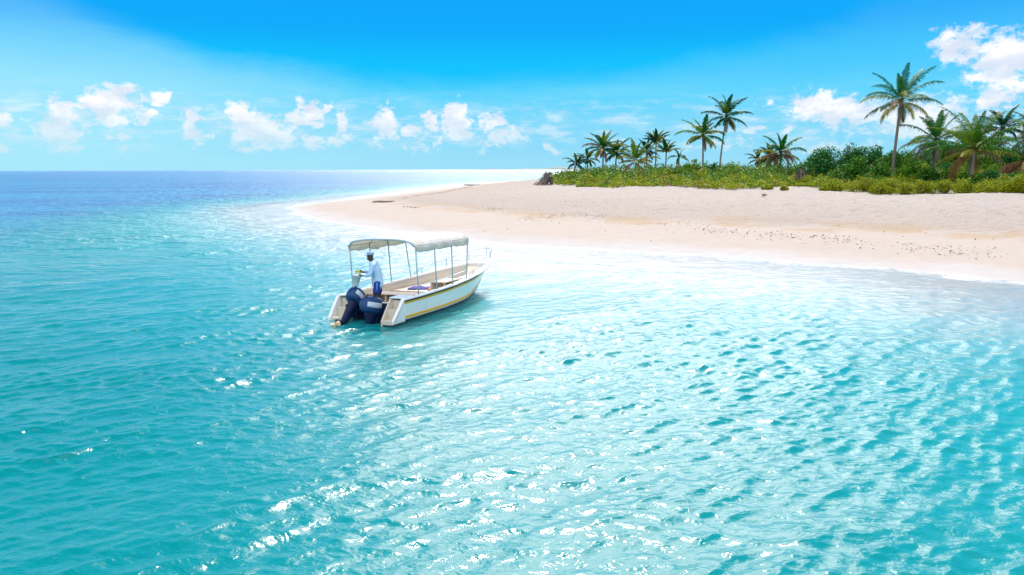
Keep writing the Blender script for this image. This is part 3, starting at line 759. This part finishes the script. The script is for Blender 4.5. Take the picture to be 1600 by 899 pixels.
for s, hx in ((1, 0), (-1, -.05)):
    MB().loft([[Vector((hx+dx_+x, s*(.215-.0*z), z)) for dx_, z in ((0, .90), (.012, .75), (.03, .63))] for x in (-.022, .022)], closed=False).build('side_strip', m_strip, so_, solid=.012)
cp = MB(); rings = []
for z, k in ((-.0, 1.), (.03, 1.0), (.06, .93), (.085, .75), (.10, .45), (.105, .1)):
    rings.append([hd+Vector((-.005+.112*k*math.cos(q), .098*k*math.sin(q), .035+z)) for q in np.linspace(0, 6.283, 21)[:-1]])
cp.loft(rings, caps=True)
rg = []
for a in np.linspace(-1, 1, 11):
    rg.append([hd+Vector((.085*math.cos(a*1.1)+.02-.03, .09*a, .045)), hd+Vector((.085+.10*math.cos(a*1.2), .085*a, .028-.02*a*a)), hd+Vector((.085+.105*math.cos(a*1.2), .086*a, .021-.02*a*a)), hd+Vector((.085*math.cos(a*1.1)-.01, .09*a, .036))])
cp.loft(rg, closed=True, caps=True); cp.build('cap', m_cap, man)
# bucket held in front
def man_w(x, y, z): return Matrix.Translation(man_b) @ Matrix.Rotation(FACE, 4, 'Z') @ Vector((x*1.03, y*1.03, z*1.03))
bk_ = MB(); rings = []
for z, r_ in ((0, .085), (.01, .095), (.30, .125), (.30, .133), (.325, .133), (.325, .122), (.05, .09), (.04, .02)):
    rings.append([Vector((r_*math.cos(q), r_*math.sin(q), z)) for q in np.linspace(0, 6.283, 25)[:-1]])
bk_.loft(rings, caps=True)
o = empty('bucket', man_w(.66, .10, .80)); o.rotation_euler = (R(-6), R(10), 0)
b_ = bk_.build('pail', m_bucket, o)
MB().tube([(.13*math.cos(q), .135*math.sin(q)*.05+.0, .31+.10*math.sin(q)) for q in np.linspace(0, math.pi, 12)], .004, 6).build('handle', m_steel, o)
tag(o, 'white plastic bucket held out over the engines by the man', 'bucket')
sg = MB().box((0, 0, 0), (.17, .10, .10), Matrix.Rotation(.4, 3, 'Y')); o = sg.build('sponge', m_sponge, None, bevel=.03, sub=1)
o.location = man_w(.585, -.02, 1.20); o.rotation_euler = (0, 0, .3); tag(o, 'yellow sponge in the hand of the man above the white bucket', 'sponge')

# ------------------------------------------------------------------ palms
def frond(base, az_, elev, ln, droop, nleaf, lw, col, twist=0., hang=.55):
    """one feathery frond: rachis polyline plus leaflets. returns list of quads, colours"""
    n = 14; pts = [np.array(base, float)]; e = elev; dirs = []
    for i in range(n):
        a = az_+twist*i/n
        d = np.array([math.cos(e)*math.cos(a), math.cos(e)*math.sin(a), math.sin(e)])
        dirs.append(d); pts.append(pts[-1]+d*ln/n); e -= droop*(.35+1.3*(i/n)**1.2)/n
        if e < -1.5: e = -1.5
    pts = np.array(pts); dirs.append(dirs[-1]); dirs = np.array(dirs)
    Q = []; C = []
    col = np.array(col)
    for i in range(n):                                  # rachis, two crossed ribbons
        wd = .045*(1-i/n)+.008
        s = np.cross(dirs[i], (0, 0, 1)); s /= np.linalg.norm(s)+1e-9; u = np.cross(s, dirs[i])
        for q in (s, u):
            Q.append([pts[i]-q*wd, pts[i]+q*wd, pts[i+1]+q*wd*.8, pts[i+1]-q*wd*.8]); C.append(col*np.array([1.3, 1.1, .9]))
    for k in range(nleaf):
        f = .13+.87*(k+.5)/nleaf; g = f*n; i = min(int(g), n-1); tt = g-i
        p0 = pts[i]*(1-tt)+pts[i+1]*tt; d = dirs[i]
        s = np.cross(d, (0, 0, 1)); s /= np.linalg.norm(s)+1e-9; u = np.cross(s, d)
        L_ = ln*.24*math.sin(math.pi*(.12+.82*f))**.7*(1-.3*f)
        for sd_s in (1, -1):
            ll = L_*random.uniform(.75, 1.12)
            dv = s*sd_s*.80+d*(.55+.35*f)+u*random.uniform(-.05, .3); dv /= np.linalg.norm(dv)
            mid = p0+dv*ll*.5+np.array([0, 0, -hang*.15*ll]); tip = p0+dv*ll*.86+np.array([0, 0, -hang*ll*random.uniform(.5, 1.1)])
            wv_ = d*lw*.5
            c = col*random.uniform(.5, 1.35)*np.array([random.uniform(.9, 1.15), 1, random.uniform(.85, 1.1)])
            Q.append([p0-wv_*.7, p0+wv_*.7, mid+wv_, mid-wv_]); C.append(c)
            Q.append([mid-wv_, mid+wv_, tip+wv_*.15, tip-wv_*.15]); C.append(c)
    return Q, C
GREEN = (.020, .13, .018); DGREEN = (.008, .06, .035); YEL = (.22, .22, .02); LIME = (.13, .22, .02); BROWN = (.19, .10, .04); GREY = (.16, .13, .12)
def palm(u, vb, vc, spread, label, nf=20, lean=0., mixc=(.8, .15, .05), up=1., tr=.16, droopk=1., dead=0, base=GREEN, back=0., deadgrey=0, dist=None, wind=.0):
    """u,vb: foot in the photograph; vc: crown centre row; spread: half width of crown in px"""
    if dist: 
        d = ray(u, vb); t_ = dist/d[1]; x0, y0 = d[0]*t_, dist
        z0 = float(height(np.array([x0]), np.array([y0]))[0])
    else:
        g = place(u, vb); x0, y0, z0 = g
    # crown centre height from its row
    k = y0*math.cos(PITCH)/F
    d = ray(u, vc); zc = H+d[2]*(y0/d[1])
    hgt = max(zc-z0, .6); R_ = spread*y0/F*1.08
    root = empty('palm_tree', (x0, y0, z0-.1)); tag(root, label, 'palm tree', 'coconut palms on the cay')
    lx = lean*y0/F
    bend = lambda f: (lx*(f**1.6), 0., f*(hgt+.1))
    n = 12; pts = [bend(i/n) for i in range(n+1)]
    rads = [tr*(1.5-.5*min(1, i/n*4))*(1-.25*i/n)*(1+.05*(i % 2)) for i in range(n+1)]
    trk = MB().tube(pts, rads, 10).build('trunk', m_trunk, root)
    cx = np.array(pts[-1]); Q = []; C = []
    ga = 2.39996; a0 = random.uniform(0, 6.28)
    for i in range(nf):
        f = i/(nf-1)                                     # 0 = young upright, 1 = old hanging
        elev = R(82)-f**.92*R(100)/up+random.uniform(-.14, .14)
        ln = R_*(.85+.42*math.sin(math.pi*min(1, f*1.05+.05)))*random.uniform(.88, 1.1)*1.08
        a = a0+i*ga+random.uniform(-.2, .2)
        dr_ = droopk*(.40+.95*math.sin(math.pi*(.10+.62*f)))*random.uniform(.8, 1.2)
        rsel = random.random(); gsel = mixc
        c = base
        if f > .55:
            c = YEL if rsel < gsel[1]*1.1 else (BROWN if rsel < gsel[1]*1.1+gsel[2]*.6 else base)
        elif rsel < gsel[1]: c = LIME
        c = np.array(c)*random.uniform(.8, 1.25)
        q, cc_ = frond(cx+np.array([0, 0, -.1*f]), a, elev, ln, dr_, 46, .088*max(1, y0/95), c, twist=random.uniform(-.25, .25)+wind, hang=.35+.6*f)
        Q += q; C += cc_
    for i in range(14):                                  # crown heart, leaf bases
        q = random.uniform(0, 6.28); r1 = tr*1.3
        b0 = cx+np.array([0, 0, -.35]); b1 = cx+np.array([math.cos(q)*r1*1.4, math.sin(q)*r1*1.4, .3]); s = np.array([-math.sin(q), math.cos(q), 0])*r1*.6
        Q.append([b0-s, b0+s, b1+s, b1-s]); C.append(np.array((.12, .10, .04)))
    quad_mesh('crown', np.array(Q), np.array(C)*.98, m_frond, root)
    if dead or deadgrey:
        Q = []; C = []
        for i in range(dead+deadgrey):
            c = np.array(BROWN if i < dead else GREY)*random.uniform(.8, 1.2)
            q, cc_ = frond(cx+np.array([0, 0, -.25]), random.uniform(0, 6.28), R(random.uniform(-30, 5)), R_*random.uniform(.75, 1.), 2.0, 26, .09*max(1, y0/95), c, hang=1.1)
            Q += q; C += cc_
        quad_mesh('dead_fronds', np.array(Q), np.array(C), m_dead, root)
    return root
palm(893, 284, 256, 17, 'small dark leaning palm at the left end of the grove', nf=13, lean=8, dist=150, droopk=1.3, base=DGREEN, deadgrey=3)
palm(918, 284, 249, 16, 'thin small palm second from the left end of the grove', nf=13, dist=152, droopk=1.2)
palm(942, 288, 232, 27, 'bushy palm with yellowing lower fronds left of the slim grey trunk', nf=19, dist=138, mixc=(.5, .4, .1), dead=3)
palm(961, 288, 239, 22, 'slim palm with bare grey trunk beside the yellowing palm', nf=15, dist=140, lean=2, dead=1)
palm(993, 288, 252, 30, 'low lime green young palm in the shrubs near the left group', nf=14, dist=132, mixc=(.2, .8, .0), base=LIME, up=1.3, dead=2)
palm(1010, 286, 236, 20, 'mid green palm behind the lime green young palm', nf=14, dist=150, base=DGREEN)
palm(1024, 286, 224, 20, 'dark upright palm rising highest behind the lime green young palm', nf=15, dist=155, base=DGREEN, up=1.7)
palm(1040, 286, 238, 18, 'upright palm with narrow crown right of the dark upright palm', nf=14, dist=145, up=1.6, mixc=(.5, .3, .1))
palm(1060, 287, 246, 15, 'stunted palm with curled fronds between the narrow palm and the bushy crowned one', nf=8, dist=140, droopk=1.8)
palm(1098, 289, 213, 29, 'palm with a full round crown standing left of the tall slender palm', nf=19, dist=118, lean=-2, mixc=(.6, .3, .1), dead=3)
palm(1123, 289, 183, 31, 'tall slender palm with a slightly curved bare trunk in the middle of the cay', nf=16, dist=120, lean=8, tr=.14, deadgrey=2, base=(.015, .085, .03))
palm(1182, 289, 250, 15, 'small ragged palm at the left of the brown fronded pair', nf=11, dist=125, dead=2, base=(.07, .10, .03))
palm(1201, 289, 246, 22, 'short palm with browning fronds between two other low palms', nf=14, dist=121, mixc=(.3, .5, .4), dead=4, droopk=1.4, deadgrey=3)
palm(1218, 290, 240, 30, 'low palm with an arching orange brown frond left of the dark green trees', nf=15, dist=113, mixc=(.5, .35, .2), dead=5, deadgrey=4, tr=.2)
palm(1393, 291, 160, 48, 'tallest palm with a long straight bare trunk above the shrubs', nf=20, dist=92, lean=5, tr=.19, mixc=(.6, .35, .1), dead=3, base=(.015, .11, .022))
palm(1457, 292, 222, 44, 'palm with grey hanging dead fronds right of the tallest palm', nf=20, dist=90, dead=3, deadgrey=9, mixc=(.3, .3, .2), tr=.22, base=(.025, .15, .03))
palm(1516, 294, 236, 60, 'large low palm with long upright yellow green fronds near the right edge', nf=21, dist=82, up=1.25, mixc=(.45, .5, .2), dead=4, deadgrey=3, tr=.25, droopk=.95, base=(.05, .17, .012))
palm(1558, 290, 203, 32, 'dark palm standing behind the large low palm', nf=18, dist=104, base=DGREEN)
palm(1610, 292, 214, 44, 'dark palm cut by the right edge of the picture', nf=18, dist=98, base=DGREEN)
palm(1600, 294, 252, 60, 'low palm with drooping orange brown fronds at the right edge', nf=10, dist=86, mixc=(.1, .4, .6), dead=9, deadgrey=6, droopk=1.7, base=(.10, .12, .03), tr=.25)
palm(1113, 290, 266, 11, 'tiny palm seedling at the foot of the tall slender palm', nf=9, dist=112, up=1.8)

# ------------------------------------------------------------------ shrubs
def leaf_blob(lobes, nleaf, size, cols, flat=.0, inner=.35):
    """leaf sized faces through ellipsoid lobes; cols = list of (rgb, weight)"""
    lobes = np.array(lobes); wts = (lobes[:, 3]*lobes[:, 4]); wts = wts/wts.sum()
    li_ = rng.choice(len(lobes), nleaf, p=wts); lb = lobes[li_]
    d = rng.normal(size=(nleaf, 3)); d /= np.linalg.norm(d, axis=1)[:, None]; 
    rr_ = (inner+(1-inner)*rng.random(nleaf)**.45)*(1+.16*rng.normal(size=nleaf))
    c = lb[:, :3]+d*rr_[:, None]*np.stack([lb[:, 3], lb[:, 3], lb[:, 4]], 1)
    return leaves(c, d, size, cols)
def leaves(c, d, size, cols, jit=.8):
    n = len(c)
    nr = d+jit*rng.normal(size=(n, 3)); nr /= np.linalg.norm(nr, axis=1)[:, None]
    a = np.cross(nr, rng.normal(size=(n, 3))); a /= np.linalg.norm(a, axis=1)[:, None]; b = np.cross(nr, a)
    s = size*rng.uniform(.6, 1.4, n)[:, None]
    V = np.stack([c-a*s, c-b*s*.5, c+a*s, c+b*s*.5], 1)
    cs = np.array([q[0] for q in cols]); w_ = np.array([q[1] for q in cols], float); w_ /= w_.sum()
    C = cs[rng.choice(len(cs), n, p=w_)]*rng.uniform(.4, 1.3, (n, 1))
    return V, C
DG = [((.018, .125, .032), 5), ((.035, .18, .03), 3), ((.07, .26, .03), 1.5)]
MG = [((.04, .16, .012), 5), ((.08, .22, .015), 3), ((.13, .28, .02), 1)]
LG = [((.09, .25, .015), 5), ((.15, .32, .02), 3), ((.22, .32, .03), 1)]
YG = [((.25, .32, .006), 5), ((.38, .36, .01), 3), ((.14, .20, .01), 2), ((.30, .19, .03), .4)]
def shrub(u, vb, vt, wpx, dist, cols, label, name='shrub', dens=1., lf=.16):
    wpx *= 1.35 if name == 'bushy_tree' else 1.1
    d = ray(u, vb); x0 = d[0]*dist/d[1]; z0 = float(height(np.array([x0]), np.array([dist]))[0])
    dt = ray(u, vt); zt = H+dt[2]*dist/dt[1]; hh_ = max(.35, zt-z0); wd = wpx*dist/F/2
    root = empty(name, (x0, dist, z0-.05)); tag(root, label, 'shrub' if name == 'shrub' else 'tree', 'shrubs and bushy trees behind the beach')
    lobes = []
    n = int(9+wd*3.)
    for i in range(n):
        a = random.uniform(0, 6.28); rr_ = random.random()**.6
        lx_, ly_ = math.cos(a)*rr_*wd*.78, math.sin(a)*rr_*wd*.6
        top = hh_*(1-.38*rr_**2)*random.uniform(.68, 1.05)
        lr = wd*random.uniform(.2, .36); lh = min(top*.5, lr*random.uniform(.7, 1.))
        lobes.append((lx_, ly_, top-lh, lr, lh))
        lobes.append((lx_*1.05, ly_, max(lh*.6, (top-lh)*.45), lr*1.05, max(lh, (top-lh)*.5)))
    nl = int(dens*min(14000, max(900, 260*wd*hh_*2.4*(95/dist))))
    V, C = leaf_blob(lobes, nl, lf*max(.8, dist/110), cols)
    V[:, :, 2] = np.maximum(V[:, :, 2], .02)
    st = MB()
    for i in range(6):
        l = random.choice(lobes)
        st.tube([(l[0]*.1, l[1]*.1, -.1), (l[0]*.45, l[1]*.45, l[2]*.45), (l[0], l[1], l[2])], [.07, .05, .02], 6)
    st.build('stem' if name == 'shrub' else 'trunk', m_bark, root)
    quad_mesh('foliage' if name == 'shrub' else 'crown', V, C, m_leaf, root)
T = 'bushy_tree'
shrub(1268, 290, 240, 40, 108, LG, 'light green leafy tree at the left foot of the dark thicket', T)
shrub(1425, 291, 232, 60, 109, DG, 'dark tree between the tallest palm and the palm with grey hanging fronds', T)
shrub(1472, 291, 226, 50, 111, LG, 'bright green tree right behind the palm with grey hanging fronds', T)
shrub(1532, 291, 218, 44, 99, LG, 'bright leafy tree directly behind the large low palm', T)
shrub(1290, 290, 226, 70, 104, DG, 'dark green spreading tree at the left end of the tall thicket', T)
shrub(1327, 290, 222, 44, 106, DG, 'round topped dark green tree beside the left end of the thicket', T)
shrub(1365, 291, 224, 62, 108, DG, 'dark leafy tree just behind the tallest palm trunk on its left', T)
shrub(1405, 291, 229, 60, 103, MG, 'leafy tree behind the tallest palm trunk on its right', T)
shrub(1445, 291, 238, 70, 106, DG, 'dark tree behind the palm with grey hanging fronds', T)
shrub(1500, 291, 205, 60, 110, MG, 'tall mid green tree rising behind the large low palm', T)
shrub(1548, 291, 208, 70, 108, DG, 'tall dark tree between the large low palm and the right edge', T)
shrub(1590, 291, 224, 70, 104, DG, 'dark tree behind the orange brown fronds at the right edge', T)
shrub(1640, 291, 214, 70, 104, DG, 'dark tree just beyond the right edge of the thicket', T)
shrub(1340, 291, 244, 60, 96, MG, 'mid green shrub in front of the round topped tree')
shrub(1378, 292, 252, 54, 92, MG, 'mid green shrub at the foot of the tallest palm')
shrub(1420, 293, 246, 56, 90, LG, 'bright green shrub right of the tallest palm trunk')
shrub(1452, 293, 262, 40, 86, MG, 'mid green shrub below the grey hanging fronds')
shrub(1488, 294, 258, 34, 84, LG, 'upright light green shrub left of the large low palm foot')
shrub(1545, 294, 262, 50, 84, DG, 'dark shrub in the shade right of the large low palm')
shrub(1585, 294, 266, 50, 83, DG, 'dark shrub under the orange brown fronds')
shrub(1514, 295, 268, 46, 79, MG, 'mid green shrub hiding the foot of the large low palm')
shrub(1262, 290, 252, 30, 108, LG, 'pale green shrub at the left foot of the thicket')
shrub(1310, 292, 262, 56, 98, MG, 'low dark shrub between the thicket and the grey frond pile')
shrub(1075, 289, 252, 36, 122, LG, 'light green bush left of the full crowned palm')
shrub(1055, 289, 258, 40, 125, MG, 'mid green bush below the narrow crowned palm')
shrub(1085, 289, 248, 22, 126, LG, 'taller light green bush behind the full crowned palm foot')
shrub(1150, 289, 258, 46, 124, LG, 'light green bush right of the tall slender palm')
shrub(1185, 289, 262, 36, 128, MG, 'green bush behind the small ragged palm')
shrub(1120, 289, 262, 40, 124, LG, 'light green bush behind the tall slender palm foot')
shrub(1035, 288, 262, 40, 134, LG, 'light green bush below the dark upright palm')
shrub(1010, 288, 262, 36, 136, MG, 'green bush right of the lime green young palm')
shrub(978, 288, 266, 30, 136, MG, 'green bush left of the lime green young palm')
shrub(1240, 289, 262, 30, 122, MG, 'green bush behind the grey frond pile')
front = [(1560,300,272,74,71,'large yellow green shrub spreading at the front edge near the right side'),(1598,301,272,60,70,'yellow green shrub at the right edge of the front row'),
         (1508,301,277,46,72,'yellow green shrub at the front edge below the large low palm'),(1390,300,276,60,76,'yellow green shrub at the front edge below the tallest palm'),
         (1350,299,272,52,78,'greenish yellow shrub in the front row left of the tallest palm'),(1440,300,279,46,75,'low yellow green shrub in the front row right of the tallest palm'),
         (1478,300,279,36,74,'small yellow green shrub in the front row before the upright light green one'),(1300,298,276,50,81,'low yellow green shrub in front of the dark green thicket'),
         (1375,301,283,34,74,'small yellow tuft at the sand edge before the tallest palm'),(1288,302,292,22,80,'tiny yellow tuft alone on the sand beside the grey frond pile'),
         (1225,303,290,16,80,'small green tuft on the sand in front of the grey frond pile'),(1198,302,289,20,82,'small green tuft at the sand edge left of the grey frond pile'),
         (1415,301,284,30,73,'small round tuft at the sand edge right of the tallest palm'),(1620,301,276,50,70,'yellow green shrub just past the right edge')]
for u, vb, vt, wp, ds, lab in front: shrub(u, vb, vt, wp, ds, YG, lab, lf=.10, dens=1.3)

# ------------------------------------------------------------------ low ground cover (nobody could count it)
edge = [(862,286),(880,291),(905,293),(930,292),(955,295),(985,292),(1015,293),(1050,292),(1090,296),(1130,298),(1165,298),(1195,296),(1230,293),(1265,294),(1300,298),(1340,298),(1370,301),(1410,300),(1450,298),(1500,300),(1550,300),(1600,301),(1700,303),(1800,305)]
eu = np.array([e[0] for e in edge]); epos = [place(*e) for e in edge]; ed = np.array([q.y for q in epos])
N = 210000
u_ = rng.uniform(862, 1800, N)
y0 = np.interp(u_, eu, ed)
back = rng.random(N)**1.5*np.interp(u_, [862, 900, 1100, 1300, 1800], [25, 60, 70, 45, 40])
yy = y0+back; xx = (u_-800)/F*yy*math.cos(PITCH)*1.01
lump = wavy(xx, yy, 3.2, 31)*.5+wavy(xx, yy, 1.5, 32)*.3+wavy(xx, yy, 8, 33)*.5
keep = (lump > -.75+1.3*rng.random(N)**3-.3) | (back > 6)
keep &= ~((back < 1.6) & (wavy(xx, yy, 2.4, 40) > .35))
bare = ((u_ > 875) & (u_ < 900) & (back < 7)); keep &= ~bare
u_, xx, yy, back, lump, y0 = (q[keep] for q in (u_, xx, yy, back, lump, y0))
hc = np.clip(.22+back*.075, 0, 1.9)*np.clip(1+.75*lump, .15, 2.1)
hc *= np.interp(u_, [862, 880, 930], [.5, .8, 1.])
zz = height(xx, yy)+hc*(.25+.75*rng.random(len(xx))**.35)
d = np.stack([wavy(xx, yy, 1.5, 50)*.4, wavy(xx, yy, 1.5, 51)*.4, np.ones(len(xx))*.9], 1)
cpt = np.stack([xx, yy, zz], 1)
mixn = wavy(xx, yy, 5, 60)+.5*wavy(xx, yy, 2, 61)+.3*rng.normal(size=len(xx))+np.interp(back, [0, 8, 25], [1.4, .8, -.6])
V1, C1 = leaves(cpt, d, .13, [((.06, .18, .012), 3), ((.12, .25, .015), 2)])
cy = np.array([q[0] for q in YG[:3]])[rng.integers(0, 3, len(xx))]*rng.uniform(.7, 1.25, (len(xx), 1))
C1 = np.where((mixn > .35)[:, None], cy, C1)
red = wavy(xx, yy, 6, 70)+.5*rng.normal(size=len(xx)) > 1.25
C1[red] = np.array((.22, .12, .04))*rng.uniform(.7, 1.2, (red.sum(), 1))
V1 = (V1-cpt[:, None, :])*(yy/100).clip(.75, 1.5)[:, None, None]+cpt[:, None, :]
gc = quad_mesh('ground_cover', V1, C1, m_leaf)
tag(gc, 'low yellow green creeping plants covering the sand under the palms', 'ground cover', kind='stuff')

# dead frond piles
def pile(u, vb, wpx, hpx, label, lean, n=46):
    g = place(u, vb); k = g.y/F; wd, hh_ = wpx*k, hpx*k
    Q = []; C = []
    top = np.array([lean*wd, 0, hh_])
    for i in range(n):
        a = random.uniform(0, 6.28); b = np.array([math.cos(a)*wd*.5*random.uniform(.7, 1.1), math.sin(a)*wd*.45, 0])
        tp = top+np.array([random.uniform(-.2, .2)*wd, random.uniform(-.1, .1)*wd, random.uniform(-.25, .06)*hh_])
        s = np.array([-math.sin(a), math.cos(a), 0])*.10
        c = np.array(random.choice([(.15, .12, .11), (.10, .08, .08), (.22, .17, .13), (.17, .15, .16)]))
        m_ = (b+tp)/2+np.array([0, 0, -.05*hh_])
        Q.append([b-s, b+s, m_+s*.9, m_-s*.9]); C.append(c); Q.append([m_-s*.9, m_+s*.9, tp+s*.4, tp-s*.4]); C.append(c)
        for _ in range(5):
            f = random.random(); p0 = b*(1-f)+tp*f; e = p0+np.array([random.uniform(-.5, .5), random.uniform(-.5, .5), random.uniform(-.5, .15)]); s2 = np.array([0, .02, .03])
            Q.append([p0-s2, p0+s2, e+s2, e-s2]); C.append(c*1.1)
    o = quad_mesh('dead_frond_pile', np.array(Q), np.array(C), m_dead); o.location = g; tag(o, label, 'frond pile'); return o
pile(848, 289, 32, 19, 'grey brown heap of dead fronds on the sand at the left tip of the vegetation', .30, 60)
pile(1249, 291, 30, 25, 'grey blue heap of dead fronds among the creepers near the middle palms', .1)
# seaweed wrack and crumbs
N = 5200; Q = []; C = []
sg_ = [((598,315),(625,318)),((625,311),(700,300)),((700,299),(738,291)),((625,323),(680,327)),((712,333),(725,333)),((745,325),(790,329)),((735,289),(772,286)),((780,284),(835,281)),((830,342),(860,344)),((870,335),(960,340)),((940,344),(1030,352)),((1030,346),(1080,352)),((1080,358),(1190,368)),((1190,366),(1330,380)),((1330,378),(1470,392)),((1470,396),(1600,402))]
pp = []
for a, b in sg_:
    A_, B_ = place(*a), place(*b); ln = (A_-B_).length
    for i in range(int(80+ln*14)):
        f = random.random(); q = A_.lerp(B_, f); w_ = (.25 if a[0] < 740 else .9)
        if mnoise.noise(Vector((q.x*.5, q.y*.5, 0))) < -.05: continue
        pp.append((q.x+random.gauss(0, w_), q.y+random.gauss(0, w_*.9)))
for i in range(70):
    q = place(random.uniform(720, 1600), random.uniform(300, 390)); pp.append((q.x, q.y))
pp = np.array(pp); hz_ = height(pp[:, 0], pp[:, 1])
dd_ = sdist(pp[:, 0], pp[:, 1]); ok = dd_ > .3; pp, hz_ = pp[ok], hz_[ok]
cpt = np.stack([pp[:, 0], pp[:, 1], hz_+.03], 1); nrm = np.tile(np.array([[0, 0, 1.]]), (len(pp), 1))
V2, C2 = leaves(cpt, nrm, .06, [((.10, .055, .03), 3), ((.20, .12, .05), 2), ((.05, .035, .03), 1)], .35)
V2[:, :, 2] = np.maximum(V2[:, :, 2], cpt[:, None, 2]-.02)
o = quad_mesh('seaweed_wrack', V2, C2, m_dead); tag(o, 'scattered brown seaweed and crumbs along the old tide line on the sand', 'seaweed', kind='stuff')
def log(u, v, ln, r_, rz, label, name='driftwood_log', cat='driftwood'):
    g = place(u, v); pts = []
    for i in range(7):
        f = i/6-.5; pts.append((f*ln, .12*ln*math.sin(i*1.3)*.4, r_*.6+.08*ln*abs(math.sin(i*.9))*.25))
    o = MB().tube(pts, [r_*k for k in (.5, .9, 1, 1, .8, .6, .3)], 8).build(name, m_drift)
    o.location = g; o.rotation_euler = (0, 0, rz); tag(o, label, cat)
log(1195, 307, .9, .09, .7, 'short dark driftwood stub alone on the sand before the middle of the vegetation')
log(600, 316, 2.6, .11, .2, 'dark driftwood stick on the far waterline near the sand point')
log(738, 290, 4.5, .16, .1, 'longer flat driftwood log on the crest of the sand spit')
log(1070, 294, 1.6, .12, .4, 'grey driftwood log at the vegetation edge')

# far islets on the horizon
for u, wd, hh_ in ((775, 500, 16), (868, 1100, 30)):
    dist = 9000.; x0 = (u-800)/F*dist
    pts = [Vector((a*wd/2, 0, hh_*(1-abs(a)**2)*(.8+.25*math.sin(a*7+u)))) for a in np.linspace(-1, 1, 25)]
    mb = MB(); mb.loft([[Vector((q.x, -120, -6)) for q in pts], [Vector((q.x, -60, q.z*.7)) for q in pts], pts, [Vector((q.x, 90, -6)) for q in pts]], closed=False)
    o = mb.build('distant_hills', m_rock); o.location = (x0, dist, 0); tag(o, kind='structure')
S.cycles.max_bounces = 8; S.cycles.transparent_max_bounces = 12
S.cycles.sample_clamp_indirect = 6; S.cycles.caustics_reflective = False
